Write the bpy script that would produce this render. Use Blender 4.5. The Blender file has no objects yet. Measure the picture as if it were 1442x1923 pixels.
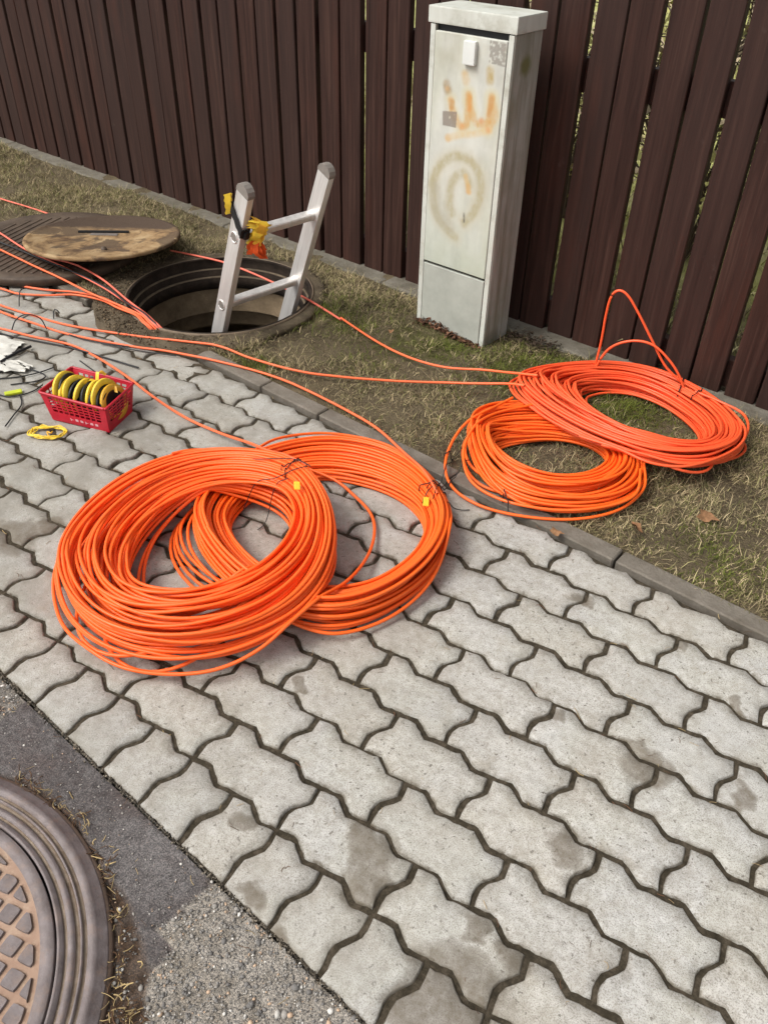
import bpy, bmesh, math, random
import numpy as np
from mathutils import Vector, Matrix

random.seed(7); rng = np.random.default_rng(7)
sc = bpy.context.scene
COL = sc.collection

# ------------------------------------------------------------------ camera
CAM = np.array([1.1553, -0.5295, 1.4348])
CR = np.array([0.76260, 0.64655, 0.02007]); CR /= np.linalg.norm(CR)
CW = np.array([-0.49594, 0.60431, -0.62359]); CW /= np.linalg.norm(CW)
CU = np.cross(CR, CW); CR = np.cross(CW, CU)
FPX = 1555.68
cd = bpy.data.cameras.new('camera'); cam = bpy.data.objects.new('camera', cd); COL.objects.link(cam)
cd.sensor_fit = 'HORIZONTAL'; cd.sensor_width = 36; cd.lens = FPX / 1442 * 36
cd.clip_start = .02; cd.clip_end = 400
cam.matrix_world = Matrix(((CR[0], CU[0], -CW[0], CAM[0]), (CR[1], CU[1], -CW[1], CAM[1]), (CR[2], CU[2], -CW[2], CAM[2]), (0, 0, 0, 1)))
sc.camera = cam

# ------------------------------------------------------------------ light
SUN_AZ, SUN_EL = math.radians(238), math.radians(52)      # direction the light comes FROM (from +x, counter-clockwise)
wd = bpy.data.worlds.new("World"); sc.world = wd; wd.use_nodes = True
wn, wl = wd.node_tree.nodes, wd.node_tree.links
bg = wn['Background']; sky = wn.new('ShaderNodeTexSky'); sky.sky_type = 'NISHITA'; sky.sun_disc = False
sky.sun_elevation = SUN_EL; sky.sun_rotation = math.radians(90) - SUN_AZ
sky.dust_density = 4; sky.ozone_density = .6; sky.air_density = 1.0
hs = wn.new('ShaderNodeHueSaturation'); hs.inputs['Saturation'].default_value = .12
wl.new(sky.outputs[0], hs.inputs['Color']); wl.new(hs.outputs[0], bg.inputs[0]); bg.inputs[1].default_value = .14
sl = bpy.data.lights.new('sun', 'SUN'); sl.energy = 1.45; sl.angle = math.radians(24); sl.color = (1, .96, .9)
sun = bpy.data.objects.new('sun', sl); COL.objects.link(sun)
sd = Vector((math.cos(SUN_AZ) * math.cos(SUN_EL), math.sin(SUN_AZ) * math.cos(SUN_EL), math.sin(SUN_EL)))
sun.rotation_euler = sd.to_track_quat('Z', 'Y').to_euler(); sun.location = (0, 0, 6)
sc.view_settings.view_transform = 'Standard'; sc.view_settings.look = 'None'
sc.view_settings.exposure = 0.48; sc.view_settings.gamma = 1; sc.view_settings.use_curve_mapping = False

# ------------------------------------------------------------------ measuring helpers (photo survey point -> metres)
def ray(x, y): return CW * FPX + CR * (x - 721) - CU * (y - 961.5)
def G(x, y, z=0.0):
    d = ray(x, y); t = (z - CAM[2]) / d[2]; return CAM + t * d
def GY(x, y, Y):
    d = ray(x, y); t = (Y - CAM[1]) / d[1]; return CAM + t * d
def GP(x, y, p0, n):
    d = ray(x, y); t = np.dot(np.array(p0) - CAM, n) / np.dot(d, n); return CAM + t * d
def px(X):
    X = np.atleast_2d(X) - CAM; d = X @ CW
    return 721 + FPX * (X @ CR) / d, 961.5 - FPX * (X @ CU) / d, d

# ------------------------------------------------------------------ object helpers
def tag(o, label=None, cat=None, group=None, kind=None):
    if label: o['label'] = label
    if cat: o['category'] = cat
    if group: o['group'] = group
    if kind: o['kind'] = kind
    return o
def empty(name, loc=(0, 0, 0), rz=0):
    o = bpy.data.objects.new(name, None); COL.objects.link(o); o.location = loc; o.rotation_euler = (0, 0, rz)
    o.empty_display_size = .05
    return o
def link(name, me, mat, parent=None):
    if mat is not None and len(me.materials) == 0: me.materials.append(mat)
    o = bpy.data.objects.new(name, me); COL.objects.link(o)
    if parent is not None: o.parent = parent
    return o
def mesh(name, V, F, smooth=False):
    me = bpy.data.meshes.new(name); me.from_pydata([tuple(map(float, v)) for v in V], [], [tuple(int(i) for i in f) for f in F]); me.update()
    if smooth: me.polygons.foreach_set('use_smooth', [True] * len(me.polygons))
    return me
def npmesh(name, V, F, smooth=False, col=None):
    V = np.asarray(V, np.float32); F = np.asarray(F, np.int32); k = F.shape[1]
    me = bpy.data.meshes.new(name); me.vertices.add(len(V)); me.vertices.foreach_set('co', V.ravel())
    me.loops.add(F.size); me.loops.foreach_set('vertex_index', F.ravel())
    me.polygons.add(len(F)); me.polygons.foreach_set('loop_start', np.arange(0, F.size, k, dtype=np.int32))
    me.polygons.foreach_set('loop_total', np.full(len(F), k, np.int32))
    if smooth: me.polygons.foreach_set('use_smooth', np.ones(len(F), bool))
    me.update(calc_edges=True); me.validate()
    if col is not None:
        a = me.color_attributes.new('Col', 'FLOAT_COLOR', 'POINT')
        c = np.ones((len(V), 4), np.float32); c[:, :3] = col; a.data.foreach_set('color', c.ravel())
    return me
def box(sx, sy, sz, c=(0, 0, 0), bev=0, seg=1, jit=0):
    bm = bmesh.new(); bmesh.ops.create_cube(bm, size=1)
    for v in bm.verts: v.co = Vector((v.co.x * sx + c[0], v.co.y * sy + c[1], v.co.z * sz + c[2]))
    if bev: bmesh.ops.bevel(bm, geom=bm.edges[:], offset=bev, segments=seg, affect='EDGES', profile=.7)
    if jit:
        for v in bm.verts: v.co += Vector((random.gauss(0, jit), random.gauss(0, jit), random.gauss(0, jit)))
    me = bpy.data.meshes.new('box'); bm.to_mesh(me); bm.free()
    return me
def join_boxes(specs, bev=0):
    bm = bmesh.new()
    for sx, sy, sz, c in specs:
        m = box(sx, sy, sz, c, bev); bm.from_mesh(m); bpy.data.meshes.remove(m)
    me = bpy.data.meshes.new('boxes'); bm.to_mesh(me); bm.free(); return me
def lathe(prof, seg=96, c=(0, 0, 0), smooth=True, sharp=False):
    a = np.linspace(0, 2 * np.pi, seg, endpoint=False); n = len(prof)
    P = np.array(prof, float)
    V = np.concatenate([np.c_[c[0] + p[0] * np.cos(a), c[1] + p[0] * np.sin(a), np.full(seg, c[2] + p[1])] for p in P])
    i = np.arange(seg); j = (i + 1) % seg
    F = np.concatenate([np.c_[k * seg + i, k * seg + j, (k + 1) * seg + j, (k + 1) * seg + i] for k in range(n - 1)])
    return npmesh('lathe', V, F, smooth)
def tube_data(P, rad, seg=7, closed=False):
    P = np.asarray(P, float); n = len(P)
    if closed: T = np.roll(P, -1, 0) - np.roll(P, 1, 0)
    else: T = np.gradient(P, axis=0)
    T /= np.linalg.norm(T, axis=1)[:, None] + 1e-12
    up = np.tile([0., 0, 1.], (n, 1)); m = np.abs(T[:, 2]) > .95; 
    N = np.cross(up, T)
    if m.any():
        N[m] = 0
        for k in range(n):
            if m[k]: N[k] = N[k - 1] if k and np.linalg.norm(N[k - 1]) > 0 else np.cross([1., 0, 0], T[k])
    N /= np.linalg.norm(N, axis=1)[:, None] + 1e-12
    B = np.cross(T, N); a = np.linspace(0, 2 * np.pi, seg, endpoint=False)
    r_ = np.broadcast_to(rad, (n,))[:, None, None]
    V = (P[:, None, :] + r_ * (np.cos(a)[None, :, None] * N[:, None, :] + np.sin(a)[None, :, None] * B[:, None, :])).reshape(-1, 3)
    i = np.arange(n if closed else n - 1)[:, None] * seg; j = ((np.arange(n if closed else n - 1) + 1) % n)[:, None] * seg
    k = np.arange(seg)[None, :]; k2 = (k + 1) % seg
    F = np.stack([i + k, i + k2, j + k2, j + k], -1).reshape(-1, 4)
    return V, F
def tubes(name, paths, rad, seg=7, closed=False):
    VV, FF, o = [], [], 0
    for P in paths:
        V, F = tube_data(P, rad, seg, closed); VV.append(V); FF.append(F + o); o += len(V)
    return npmesh(name, np.concatenate(VV), np.concatenate(FF), True)
def spline(P, n=12, closed=False):
    P = np.asarray(P, float)
    if closed: Q = np.concatenate([P[-1:], P, P[:2]]); m = len(P)
    else: Q = np.concatenate([2 * P[:1] - P[1:2], P, 2 * P[-1:] - P[-2:-1]]); m = len(P) - 1
    out = []
    t = np.linspace(0, 1, n, endpoint=False)[:, None]
    for k in range(m):
        a, b, c, d = Q[k], Q[k + 1], Q[k + 2], Q[k + 3]
        out.append(.5 * (2 * b + (c - a) * t + (2 * a - 5 * b + 4 * c - d) * t ** 2 + (3 * b - a - 3 * c + d) * t ** 3))
    if not closed: out.append(P[-1:])
    return np.concatenate(out)
def resample(P, step):
    s = np.r_[0, np.cumsum(np.linalg.norm(np.diff(P, axis=0), axis=1))]; n = max(3, int(s[-1] / step))
    u = np.linspace(0, s[-1], n); return np.stack([np.interp(u, s, P[:, k]) for k in range(P.shape[1])], 1)

# smooth value noise in numpy
_tab = rng.random((256, 256))
def vnoise(x, y, f):
    x = np.asarray(x) * f + 40; y = np.asarray(y) * f + 40
    xi = np.floor(x).astype(int); yi = np.floor(y).astype(int); u = x - xi; v = y - yi
    u = u * u * (3 - 2 * u); v = v * v * (3 - 2 * v)
    g = lambda a, b: _tab[a % 256, b % 256]
    return (g(xi, yi) * (1 - u) + g(xi + 1, yi) * u) * (1 - v) + (g(xi, yi + 1) * (1 - u) + g(xi + 1, yi + 1) * u) * v
def fbm(x, y, f, o=4):
    s = 0; a = .5
    for k in range(o): s = s + a * vnoise(x + 7.3 * k, y + 3.1 * k, f * 2 ** k); a *= .5
    return s / (1 - .5 ** o)

# ------------------------------------------------------------------ materials
class M:
    def __init__(s, name, rough=.7, spec=.4, metal=0):
        s.m = bpy.data.materials.new(name); s.m.use_nodes = True; s.n = s.m.node_tree.nodes; s.l = s.m.node_tree.links
        s.b = s.n['Principled BSDF']; s.b.inputs['Roughness'].default_value = rough; s.b.inputs['Metallic'].default_value = metal
        s.b.inputs['Specular IOR Level'].default_value = spec
    def node(s, t, **k):
        n = s.n.new(t)
        for a, b in k.items():
            if a in n.inputs: n.inputs[a].default_value = b
            else: setattr(n, a, b)
        return n
    def pos(s): return s.node('ShaderNodeNewGeometry').outputs['Position']
    def obj(s): return s.node('ShaderNodeTexCoord').outputs['Object']
    def noise(s, vec, scale, detail=4, rough=.55, out=0, dist=0):
        n = s.node('ShaderNodeTexNoise', Scale=scale, Detail=detail, Roughness=rough, Distortion=dist); s.l.new(vec, n.inputs['Vector']); return n.outputs[out]
    def voro(s, vec, scale, out='Distance', feature='F1', rnd=1):
        n = s.node('ShaderNodeTexVoronoi', feature=feature, Scale=scale, Randomness=rnd); s.l.new(vec, n.inputs['Vector']); return n.outputs[out]
    def scale(s, vec, v):
        n = s.node('ShaderNodeMapping'); n.inputs['Scale'].default_value = v; s.l.new(vec, n.inputs['Vector']); return n.outputs[0]
    def ramp(s, fac, stops, interp='LINEAR'):
        n = s.node('ShaderNodeValToRGB'); cr = n.color_ramp; cr.interpolation = interp
        while len(cr.elements) < len(stops): cr.elements.new(.5)
        for e, (p, c) in zip(cr.elements, stops):
            e.position = p; e.color = (c, c, c, 1) if not hasattr(c, '__len__') else (*c, 1)
        s.l.new(fac, n.inputs[0]); return n.outputs[0]
    def mix(s, f, a, b, mode='MIX'):
        n = s.node('ShaderNodeMix', data_type='RGBA', blend_type=mode)
        for sock, v in ((n.inputs[0], f), (n.inputs[6], a), (n.inputs[7], b)):
            if isinstance(v, bpy.types.NodeSocket): s.l.new(v, sock)
            elif hasattr(v, '__len__'): sock.default_value = (*v, 1)
            else: sock.default_value = v
        return n.outputs[2]
    def math(s, op, a, b=None, clamp=False):
        n = s.node('ShaderNodeMath', operation=op, use_clamp=clamp)
        for sock, v in ((n.inputs[0], a), (n.inputs[1], b)):
            if v is None: continue
            if isinstance(v, bpy.types.NodeSocket): s.l.new(v, sock)
            else: sock.default_value = v
        return n.outputs[0]
    def color(s, c):
        if isinstance(c, bpy.types.NodeSocket): s.l.new(c, s.b.inputs['Base Color'])
        else: s.b.inputs['Base Color'].default_value = (*c, 1)
    def rough(s, c): s.l.new(c, s.b.inputs['Roughness'])
    def bump(s, h, strength=.5, dist=.002):
        n = s.node('ShaderNodeBump', Strength=strength, Distance=dist); s.l.new(h, n.inputs['Height']); s.l.new(n.outputs[0], s.b.inputs['Normal'])
    def rnd(s): return s.node('ShaderNodeObjectInfo').outputs['Random']
    def attr(s): return s.node('ShaderNodeVertexColor', layer_name='Col').outputs[0]
    def spots(s, P, lst, warp=.09):
        """stains and painted shade: (x, y, radius) soft blobs with warped outline -> 0..1"""
        w = s.noise(P, 14, 3, out=1); w = s.mix(1.0, w, (.5, .5, .5), 'SUBTRACT')
        w = s.mix(1.0, w, (warp, warp, 0), 'MULTIPLY'); q = s.mix(1.0, P, w, 'ADD')
        acc = None
        for x, y, r_ in lst:
            d = s.node('ShaderNodeVectorMath', operation='DISTANCE'); s.l.new(q, d.inputs[0]); d.inputs[1].default_value = (x, y, 0)
            mr = s.node('ShaderNodeMapRange', interpolation_type='SMOOTHSTEP'); s.l.new(d.outputs['Value'], mr.inputs[0])
            mr.inputs[1].default_value = r_ * 1.15; mr.inputs[2].default_value = r_ * .55; mr.inputs[3].default_value = 0; mr.inputs[4].default_value = 1
            acc = mr.outputs[0] if acc is None else s.math('MAXIMUM', acc, mr.outputs[0])
        w2 = s.noise(P, 38, 6, .75); acc = s.math('ADD', acc, s.math('MULTIPLY', s.math('SUBTRACT', w2, .5), 1.1)); return s.ramp(acc, [(.22, 0), (.5, .55), (.95, 1)])

def mat_paver():
    m = M('concrete_paver', .86, .3); P = m.pos()
    c = m.ramp(m.noise(P, 3.2, 3), [(.32, (.42, .385, .325)), (.46, (.49, .485, .425)), (.56, (.51, .51, .495)), (.70, (.56, .545, .49))])
    c = m.mix(m.ramp(m.rnd(), [(0, .0), (.4, .1), (.7, .65), (1, .1)]), c, (.49, .43, .345)); c = m.mix(m.ramp(m.rnd(), [(.55, .0), (.6, .35), (.75, .35), (.8, 0)], 'CONSTANT'), c, (.43, .445, .45))
    c = m.mix(.5, c, m.ramp(m.noise(P, 55, 5, .7), [(.3, (.26, .235, .20)), (.5, (.50, .48, .44)), (.7, (.72, .70, .67))]))
    c = m.mix(m.ramp(m.noise(P, 420, 2, .7), [(.40, .6), (.50, 0.)]), c, (.17, .15, .13))             # fine sand pits
    c = m.mix(m.ramp(m.noise(m.scale(P, (1, 1, 1)), 95, 2, .6), [(.64, 0), (.70, .8)]), c, (.10, .085, .07))
    c = m.mix(m.ramp(m.noise(P, 300, 1, .6), [(.66, 0), (.74, .5)]), c, (.66, .62, .55))
    # grime tracked over the pavement near the open chamber
    g = m.ramp(m.noise(P, 5.5, 6, .65, dist=.4), [(.42, 0), (.62, 1)])
    sx = m.node('ShaderNodeSeparateXYZ'); m.l.new(P, sx.inputs[0])
    near = m.node('ShaderNodeMapRange'); m.l.new(sx.outputs[0], near.inputs[0]); near.inputs[1].default_value = .75; near.inputs[2].default_value = -.8
    near.inputs[3].default_value = .14; near.inputs[4].default_value = 1
    c = m.mix(m.math('MULTIPLY', m.math('MULTIPLY', g, near.outputs[0]), .72), c, (.15, .125, .095))
    c = m.mix(m.math('MULTIPLY', near.outputs[0], .50), c, (.27, .255, .22))
    c = m.mix(m.ramp(m.noise(P, 17, 6, .7, dist=.3), [(.50, 0), (.72, .42)]), c, (.27, .235, .18))
    c = m.mix(m.ramp(m.noise(P, 2.1, 4, .6), [(.48, 0), (.7, .35)]), c, (.33, .32, .29))
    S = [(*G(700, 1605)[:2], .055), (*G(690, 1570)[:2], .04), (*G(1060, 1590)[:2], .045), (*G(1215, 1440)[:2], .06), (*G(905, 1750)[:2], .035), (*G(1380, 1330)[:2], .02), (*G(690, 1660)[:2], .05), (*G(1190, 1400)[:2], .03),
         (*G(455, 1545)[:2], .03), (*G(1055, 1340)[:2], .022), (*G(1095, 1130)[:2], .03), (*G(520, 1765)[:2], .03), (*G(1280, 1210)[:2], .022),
         (*G(1395, 1500)[:2], .03), (*G(470, 1680)[:2], .03), (*G(850, 1880)[:2], .10), (*G(970, 1810)[:2], .035), (*G(760, 1900)[:2], .05), (*G(20, 1010)[:2], .09), (*G(90, 985)[:2], .04), (*G(560, 1290)[:2], .02)]  # broad blobs nearest the camera paint a soft cast shadow; the others are stains
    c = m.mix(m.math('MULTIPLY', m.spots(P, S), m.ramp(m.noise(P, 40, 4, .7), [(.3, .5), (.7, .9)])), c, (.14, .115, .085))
    # dirt gathered along the edges of each paver
    uv = m.attr(); c = m.mix(m.math('MULTIPLY', uv, m.ramp(m.noise(P, 32, 6, .75), [(.40, .12), (.60, 1)])), c, (.12, .098, .068))
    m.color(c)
    h = m.mix(.5, m.noise(P, 260, 6, .75), m.noise(P, 60, 4, .6)); m.bump(h, .8, .003); return m.m
def mat_bed():
    m = M('sand_joint', .95, .1); P = m.pos()
    m.color(m.ramp(m.noise(P, 60, 6, .75), [(.3, (.030, .025, .017)), (.5, (.064, .052, .036)), (.74, (.15, .12, .088))]))
    m.bump(m.noise(P, 300, 5, .8), 1, .004); return m.m
def mat_soil():
    m = M('soil', .95, .1); P = m.pos()
    a = m.ramp(m.noise(P, 7, 6, .7), [(.30, (.062, .046, .032)), (.55, (.112, .087, .057)), (.75, (.17, .135, .085))])
    a = m.mix(m.ramp(m.noise(P, 90, 4, .7), [(.4, 0), (.7, .6)]), a, (.20, .16, .095)); a = m.mix(m.ramp(m.noise(P, 220, 3, .8), [(.52, 0), (.62, .55)]), a, (.27, .22, .12)); a = m.mix(m.ramp(m.noise(P, 260, 3, .8), [(.36, .6), (.46, 0)]), a, (.035, .026, .016))
    S = [(*G(1010, 700)[:2], .25), (*G(800, 640)[:2], .2), (*G(1180, 770)[:2], .14), (*G(480, 690)[:2], .1)]
    a = m.mix(m.math('MULTIPLY', m.spots(P, S, .2), m.ramp(m.noise(P, 30, 4, .7), [(.35, .1), (.6, .75)])), a, (.055, .062, .012))
    sx = m.node('ShaderNodeSeparateXYZ'); m.l.new(P, sx.inputs[0])
    far = m.node('ShaderNodeMapRange'); m.l.new(sx.outputs[1], far.inputs[0]); far.inputs[1].default_value = 2.3; far.inputs[2].default_value = 3.2
    fc = m.ramp(m.noise(P, 2.2, 6, .7), [(.3, (.16, .15, .07)), (.5, (.42, .42, .15)), (.7, (.55, .50, .28))])
    m.color(m.mix(far.outputs[0], a, fc))
    m.bump(m.noise(P, 160, 6, .8), 1, .008); return m.m
def mat_attr(name, rough=.8, spec=.2, bump=0, bs=200, trans=0):
    m = M(name, rough, spec); m.color(m.attr())
    if bump: m.bump(m.noise(m.pos(), bs, 4, .7), 1, bump)
    return m.m
def mat_asphalt():
    m = M('asphalt', .8, .4); P = m.pos(); a = m.attr()
    c = m.mix(m.ramp(m.noise(P, 330, 2, .6), [(.42, 0), (.6, .8)]), a, m.mix(1, a, (2.3, 2.2, 2.1), 'MULTIPLY')); c = m.mix(m.ramp(m.noise(P, 480, 2, .6), [(.40, .7), (.48, 0)]), c, (.02, .018, .017))
    m.color(c); m.bump(m.noise(P, 330, 4, .8), 1, .002); return m.m
def mat_cable(name, col):
    m = M(name, .36, .5); P = m.pos()
    c = m.mix(m.ramp(m.noise(P, 9, 4, .6), [(.35, 0), (.75, .22)]), col, [min(1, col[0] * .8), col[1] * 1.05 + .01, col[2] + .02])
    c = m.mix(m.ramp(m.noise(P, 60, 3, .7), [(.62, 0), (.75, .3)]), c, (.45, .28, .17))
    m.color(c); m.rough(m.ramp(m.noise(P, 20, 3), [(.3, .36), (.7, .58)])); return m.m
def mat_wood():
    m = M('stained_board', .6, .16); O = m.obj(); 
    n = m.node('ShaderNodeObjectInfo'); off = m.node('ShaderNodeVectorMath', operation='ADD'); cx = m.node('ShaderNodeCombineXYZ')
    for k in range(3): m.l.new(m.math('MULTIPLY', n.outputs['Random'], 37.), cx.inputs[k])
    m.l.new(O, off.inputs[0]); m.l.new(cx.outputs[0], off.inputs[1]); V = off.outputs[0]
    g = m.noise(m.scale(V, (60, 60, 2.2)), 1, 6, .65, dist=.6)
    c = m.ramp(g, [(.3, (.020, .0092, .0070)), (.55, (.043, .0200, .0150)), (.8, (.088, .046, .033))])
    c = m.mix(m.ramp(n.outputs['Random'], [(0, 0), (1, .6)]), c, (.037, .0220, .0185))
    c = m.mix(m.ramp(m.noise(m.scale(V, (9, 9, 1.4)), 1, 4, .6), [(.52, 0), (.75, .5)]), c, (.080, .028, .018))
    c = m.mix(m.ramp(m.noise(V, 9, 4, .7), [(.68, 0), (.8, .25)]), c, (.12, .09, .075))
    m.color(c); m.rough(m.ramp(g, [(.3, .5), (.7, .7)])); m.bump(g, .5, .0015); return m.m
def mat_concrete(name, base, dark, sc_=8):
    m = M(name, .9, .2); P = m.pos()
    c = m.ramp(m.noise(P, sc_, 6, .7), [(.3, dark), (.7, base)])
    c = m.mix(m.ramp(m.noise(P, 140, 3, .7), [(.45, 0), (.65, .45)]), c, [b * .5 for b in base])
    m.color(c); c = None; m.bump(m.mix(.5, m.noise(P, 180, 6, .8), m.noise(P, 35, 5, .8)), 1, .008); return m.m
def mat_metal():
    m = M('brushed_aluminium', .4, .5, .55); P = m.obj()
    m.color(m.ramp(m.noise(m.scale(P, (40, 40, 3)), 1, 4, .7), [(.3, (.60, .57, .54)), (.7, (.82, .80, .77))]))
    m.rough(m.ramp(m.noise(m.scale(P, (30, 30, 4)), 1, 4, .7), [(.3, .34), (.7, .55)])); return m.m
def mat_iron(name, a, b, c3=None, rough=.62, sc_=14):
    m = M(name, rough, .4, .15); P = m.pos()
    c = m.ramp(m.noise(P, sc_, 6, .7), [(.3, a), (.7, b)])
    if c3: c = m.mix(m.ramp(m.noise(P, 30, 5, .75), [(.5, 0), (.72, .8)]), c, c3)
    m.color(c); m.bump(m.noise(P, 220, 5, .8), .6, .002); return m.m
def mat_plain(name, col, rough=.5, spec=.4, var=.15, sc_=30):
    m = M(name, rough, spec); P = m.pos()
    m.color(m.mix(m.ramp(m.noise(P, sc_, 4, .7), [(.35, 0), (.7, 1)]), col, [c * (1 - var * 2) for c in col])); return m.m

PAVER, BED, SOIL, ASPH, WOOD, ALU = mat_paver(), mat_bed(), mat_soil(), mat_asphalt(), mat_wood(), mat_metal()
GRASS = mat_attr('grass_blade', .75, .2)
CAB_A = mat_cable('orange_sheath', (.95, .128, .010)); CAB_B = mat_cable('orange_sheath_bright', (.95, .135, .010)); CAB_D = mat_cable('coral_sheath', (.90, .108, .028))
CAB_R = mat_cable('loose_sheath', (.90, .150, .045)); CAB_P = mat_cable('pinkish_sheath', (.80, .16, .10))
KERB = mat_concrete('kerb_concrete', (.27, .24, .20), (.13, .11, .085)); PLINTH = mat_concrete('plinth_concrete', (.24, .22, .18), (.10, .085, .06))
SURR = mat_concrete('surround_concrete', (.16, .125, .082), (.05, .037, .023), 13); WALLC = mat_concrete('chamber_concrete', (.27, .20, .125), (.09, .065, .04), 9)
IRON = mat_iron('cast_iron', (.125, .100, .094), (.235, .200, .196), (.25, .18, .145), .55, 26); GDIRT = mat_iron('groove_dirt', (.20, .14, .095), (.42, .34, .26), None, .8, 40); IRON_D = mat_iron('dark_iron', (.05, .034, .024), (.12, .085, .058))
IRON_RUST = mat_iron('rusty_iron', (.26, .160, .110), (.36, .245, .175), (.40, .30, .22)); IRON_RIM = mat_iron('brown_iron', (.10, .068, .048), (.16, .11, .082))
BLACK = mat_plain('black_plastic', (.012, .012, .013), .45); RED = mat_plain('red_plastic', (.50, .012, .03), .38, .5, .12)
YEL = mat_plain('yellow_plastic', (.90, .62, .045), .4, .5, .12); YELD = mat_plain('yellow_orange_plastic', (.78, .42, .03), .45, .5, .12); ORG = mat_plain('orange_fabric', (.72, .10, .02), .8, .2)
PALE = mat_plain('pale_paint', (.72, .74, .70), .55, .4, .06, 6); GREYCAP = mat_plain('grey_plastic_cap', (.23, .205, .18), .55)
PINK = mat_plain('pale_print', (.70, .38, .40), .6); RAG = mat_plain('off_white_plastic', (.62, .60, .54), .6, .3, .1)

# ------------------------------------------------------------------ ground sheet with the open shaft cut out
MH = np.array([-1.396, 1.494]); HR = .36
def build_ground():
    rr = np.r_[np.linspace(.375, .6, 10), np.linspace(.63, 6, 150), np.geomspace(6.3, 300, 30)]
    seg = 260; a = np.linspace(0, 2 * np.pi, seg, endpoint=False)
    X = MH[0] + rr[:, None] * np.cos(a); Y = MH[1] + rr[:, None] * np.sin(a)
    Z = np.where(Y > 1.13, 0.0, -.06) + np.where(Y > 1.13, (fbm(X, Y, 7) - .5) * .03, 0)
    Z = np.where(Y < -.05, -.10, Z)
    Z += np.where(Y > 2.3, (fbm(X, Y, .5) - .5) * .15 * np.clip((Y - 2.3) / 3, 0, 1) + .02 * np.clip(Y - 4, 0, 60), 0)
    Z = np.where((np.hypot(X - MH[0], Y - MH[1]) < .5) & (Y > 1.13), -.012, Z)
    # mounded soil against the front of the cabinet
    Z += np.where(Y > 1.13, .030 * np.exp(-(((X + .56) / .11) ** 2 + ((Y - 1.86) / .035) ** 2)), 0)
    V = np.stack([X, Y, Z], -1).reshape(-1, 3)
    i = np.arange(len(rr) - 1)[:, None] * seg; k = np.arange(seg)[None, :]; k2 = (k + 1) % seg
    F = np.stack([i + k, i + k2, i + seg + k2, i + seg + k], -1).reshape(-1, 4)[:, ::-1]
    tag(link('ground', npmesh('ground', V, F, True), SOIL), 'brown soil verge and yellow-green field ground behind the fence', kind='structure')
build_ground()
def gz(x, y):
    z = np.where(np.asarray(y) > 1.13, (fbm(x, y, 7) - .5) * .03, 0)
    return np.where(np.hypot(np.asarray(x) - MH[0], np.asarray(y) - MH[1]) < .5, .008, z)

# ------------------------------------------------------------------ pavement: interlocking pavers
Lp, Wp, GAP = .24, .12, .0046
def zig(x): x = np.mod(x, .12); return np.interp(x, [0, .018, .040, .060, .083, .102, .12], [0, .0035, .0112, .001, -.0105, -.0035, 0])
def jog(y): return np.interp(y, [0, .022, .045, .063, .083, .1, .12], [.001, -.006, -.0105, 0, .010, .006, 0])
def paver_mesh(kind, v):
    R_ = np.random.default_rng(v + 50)
    L_ = Lp if kind == 'full' else .12; y0, y1 = (0, .12) if kind == 'full' else (-.135, 0)
    nl = 24 if kind == 'full' else 12
    xs = np.linspace(0, L_, nl + 1); ys = np.linspace(0, 1, 7)
    jf = jog if kind == 'full' else (lambda y: np.interp(-np.asarray(y), [0, .037, .060, .083, .125, .14], [0, .010, .0, -.0105, 0, 0]))
    yb = lambda x: float(y0 + zig(x) + GAP) if kind == 'full' else float(y0)
    yt = lambda x: float(y1 + zig(x) - GAP)
    xl = lambda y: float(jf(y)) + GAP
    xr = lambda y: L_ + float(jf(y)) - GAP
    yBL, yBR, yTL, yTR = yb(0), yb(L_), yt(0), yt(L_)
    P = []
    for x in np.linspace(xl(yBL), xr(yBR), nl + 1)[:-1]: P.append((x, yb(x)))
    for y in np.linspace(yBR, yTR, 8)[:-1]: P.append((xr(y), y))
    for x in np.linspace(xr(yTR), xl(yTL), nl + 1)[:-1]: P.append((x, yt(x)))
    for y in np.linspace(yTL, yBL, 8)[:-1]: P.append((xl(y), y))
    P = np.array(P); n = len(P)
    P = P + R_.normal(0, .0006, P.shape); ph = R_.uniform(0, 9); P = P + .0011 * np.c_[fbm(P[:, 0] + ph, P[:, 1], 90) - .5, fbm(P[:, 0], P[:, 1] + ph, 90) - .5] * 2
    c = P.mean(0)
    my = (y0 + y1) / 2; sk = np.c_[np.clip(P[:, 0], .06, L_ - .06), np.full(n, my)]
    dirn = sk - P; dirn /= np.linalg.norm(dirn, axis=1)[:, None]
    def inset(d): return P + dirn * d
    rings = [(P, -.035), (P + 0, -.0075 + R_.normal(0, .0008, n)), (inset(.0022), -.0022 + R_.normal(0, .0005, n)), (inset(.0045), np.full(n, -.0002)), (sk + (inset(.0045) - sk) * .55, np.full(n, .0003)), (sk + (inset(.0045) - sk) * .08, np.full(n, .0004))]
    V = np.concatenate([np.c_[p, np.broadcast_to(z, (n,))] for p, z in rings])
    F = []
    for k in range(len(rings) - 1):
        for i in range(n): j = (i + 1) % n; F.append((k * n + i, k * n + j, (k + 1) * n + j, (k + 1) * n + i))
    o = (len(rings) - 1) * n
    F.append(tuple(range(o, o + n)))
    me = mesh('paver', V, F, True)
    a = me.color_attributes.new('Col', 'FLOAT_COLOR', 'POINT'); w = np.r_[np.ones(n), np.ones(n) * .95, np.ones(n) * .75, np.ones(n) * .42, np.zeros(n), np.zeros(n)]
    cc = np.ones((len(V), 4), np.float32); cc[:, :3] = w[:, None]; a.data.foreach_set('color', cc.ravel())
    me.materials.append(PAVER); return me
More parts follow.
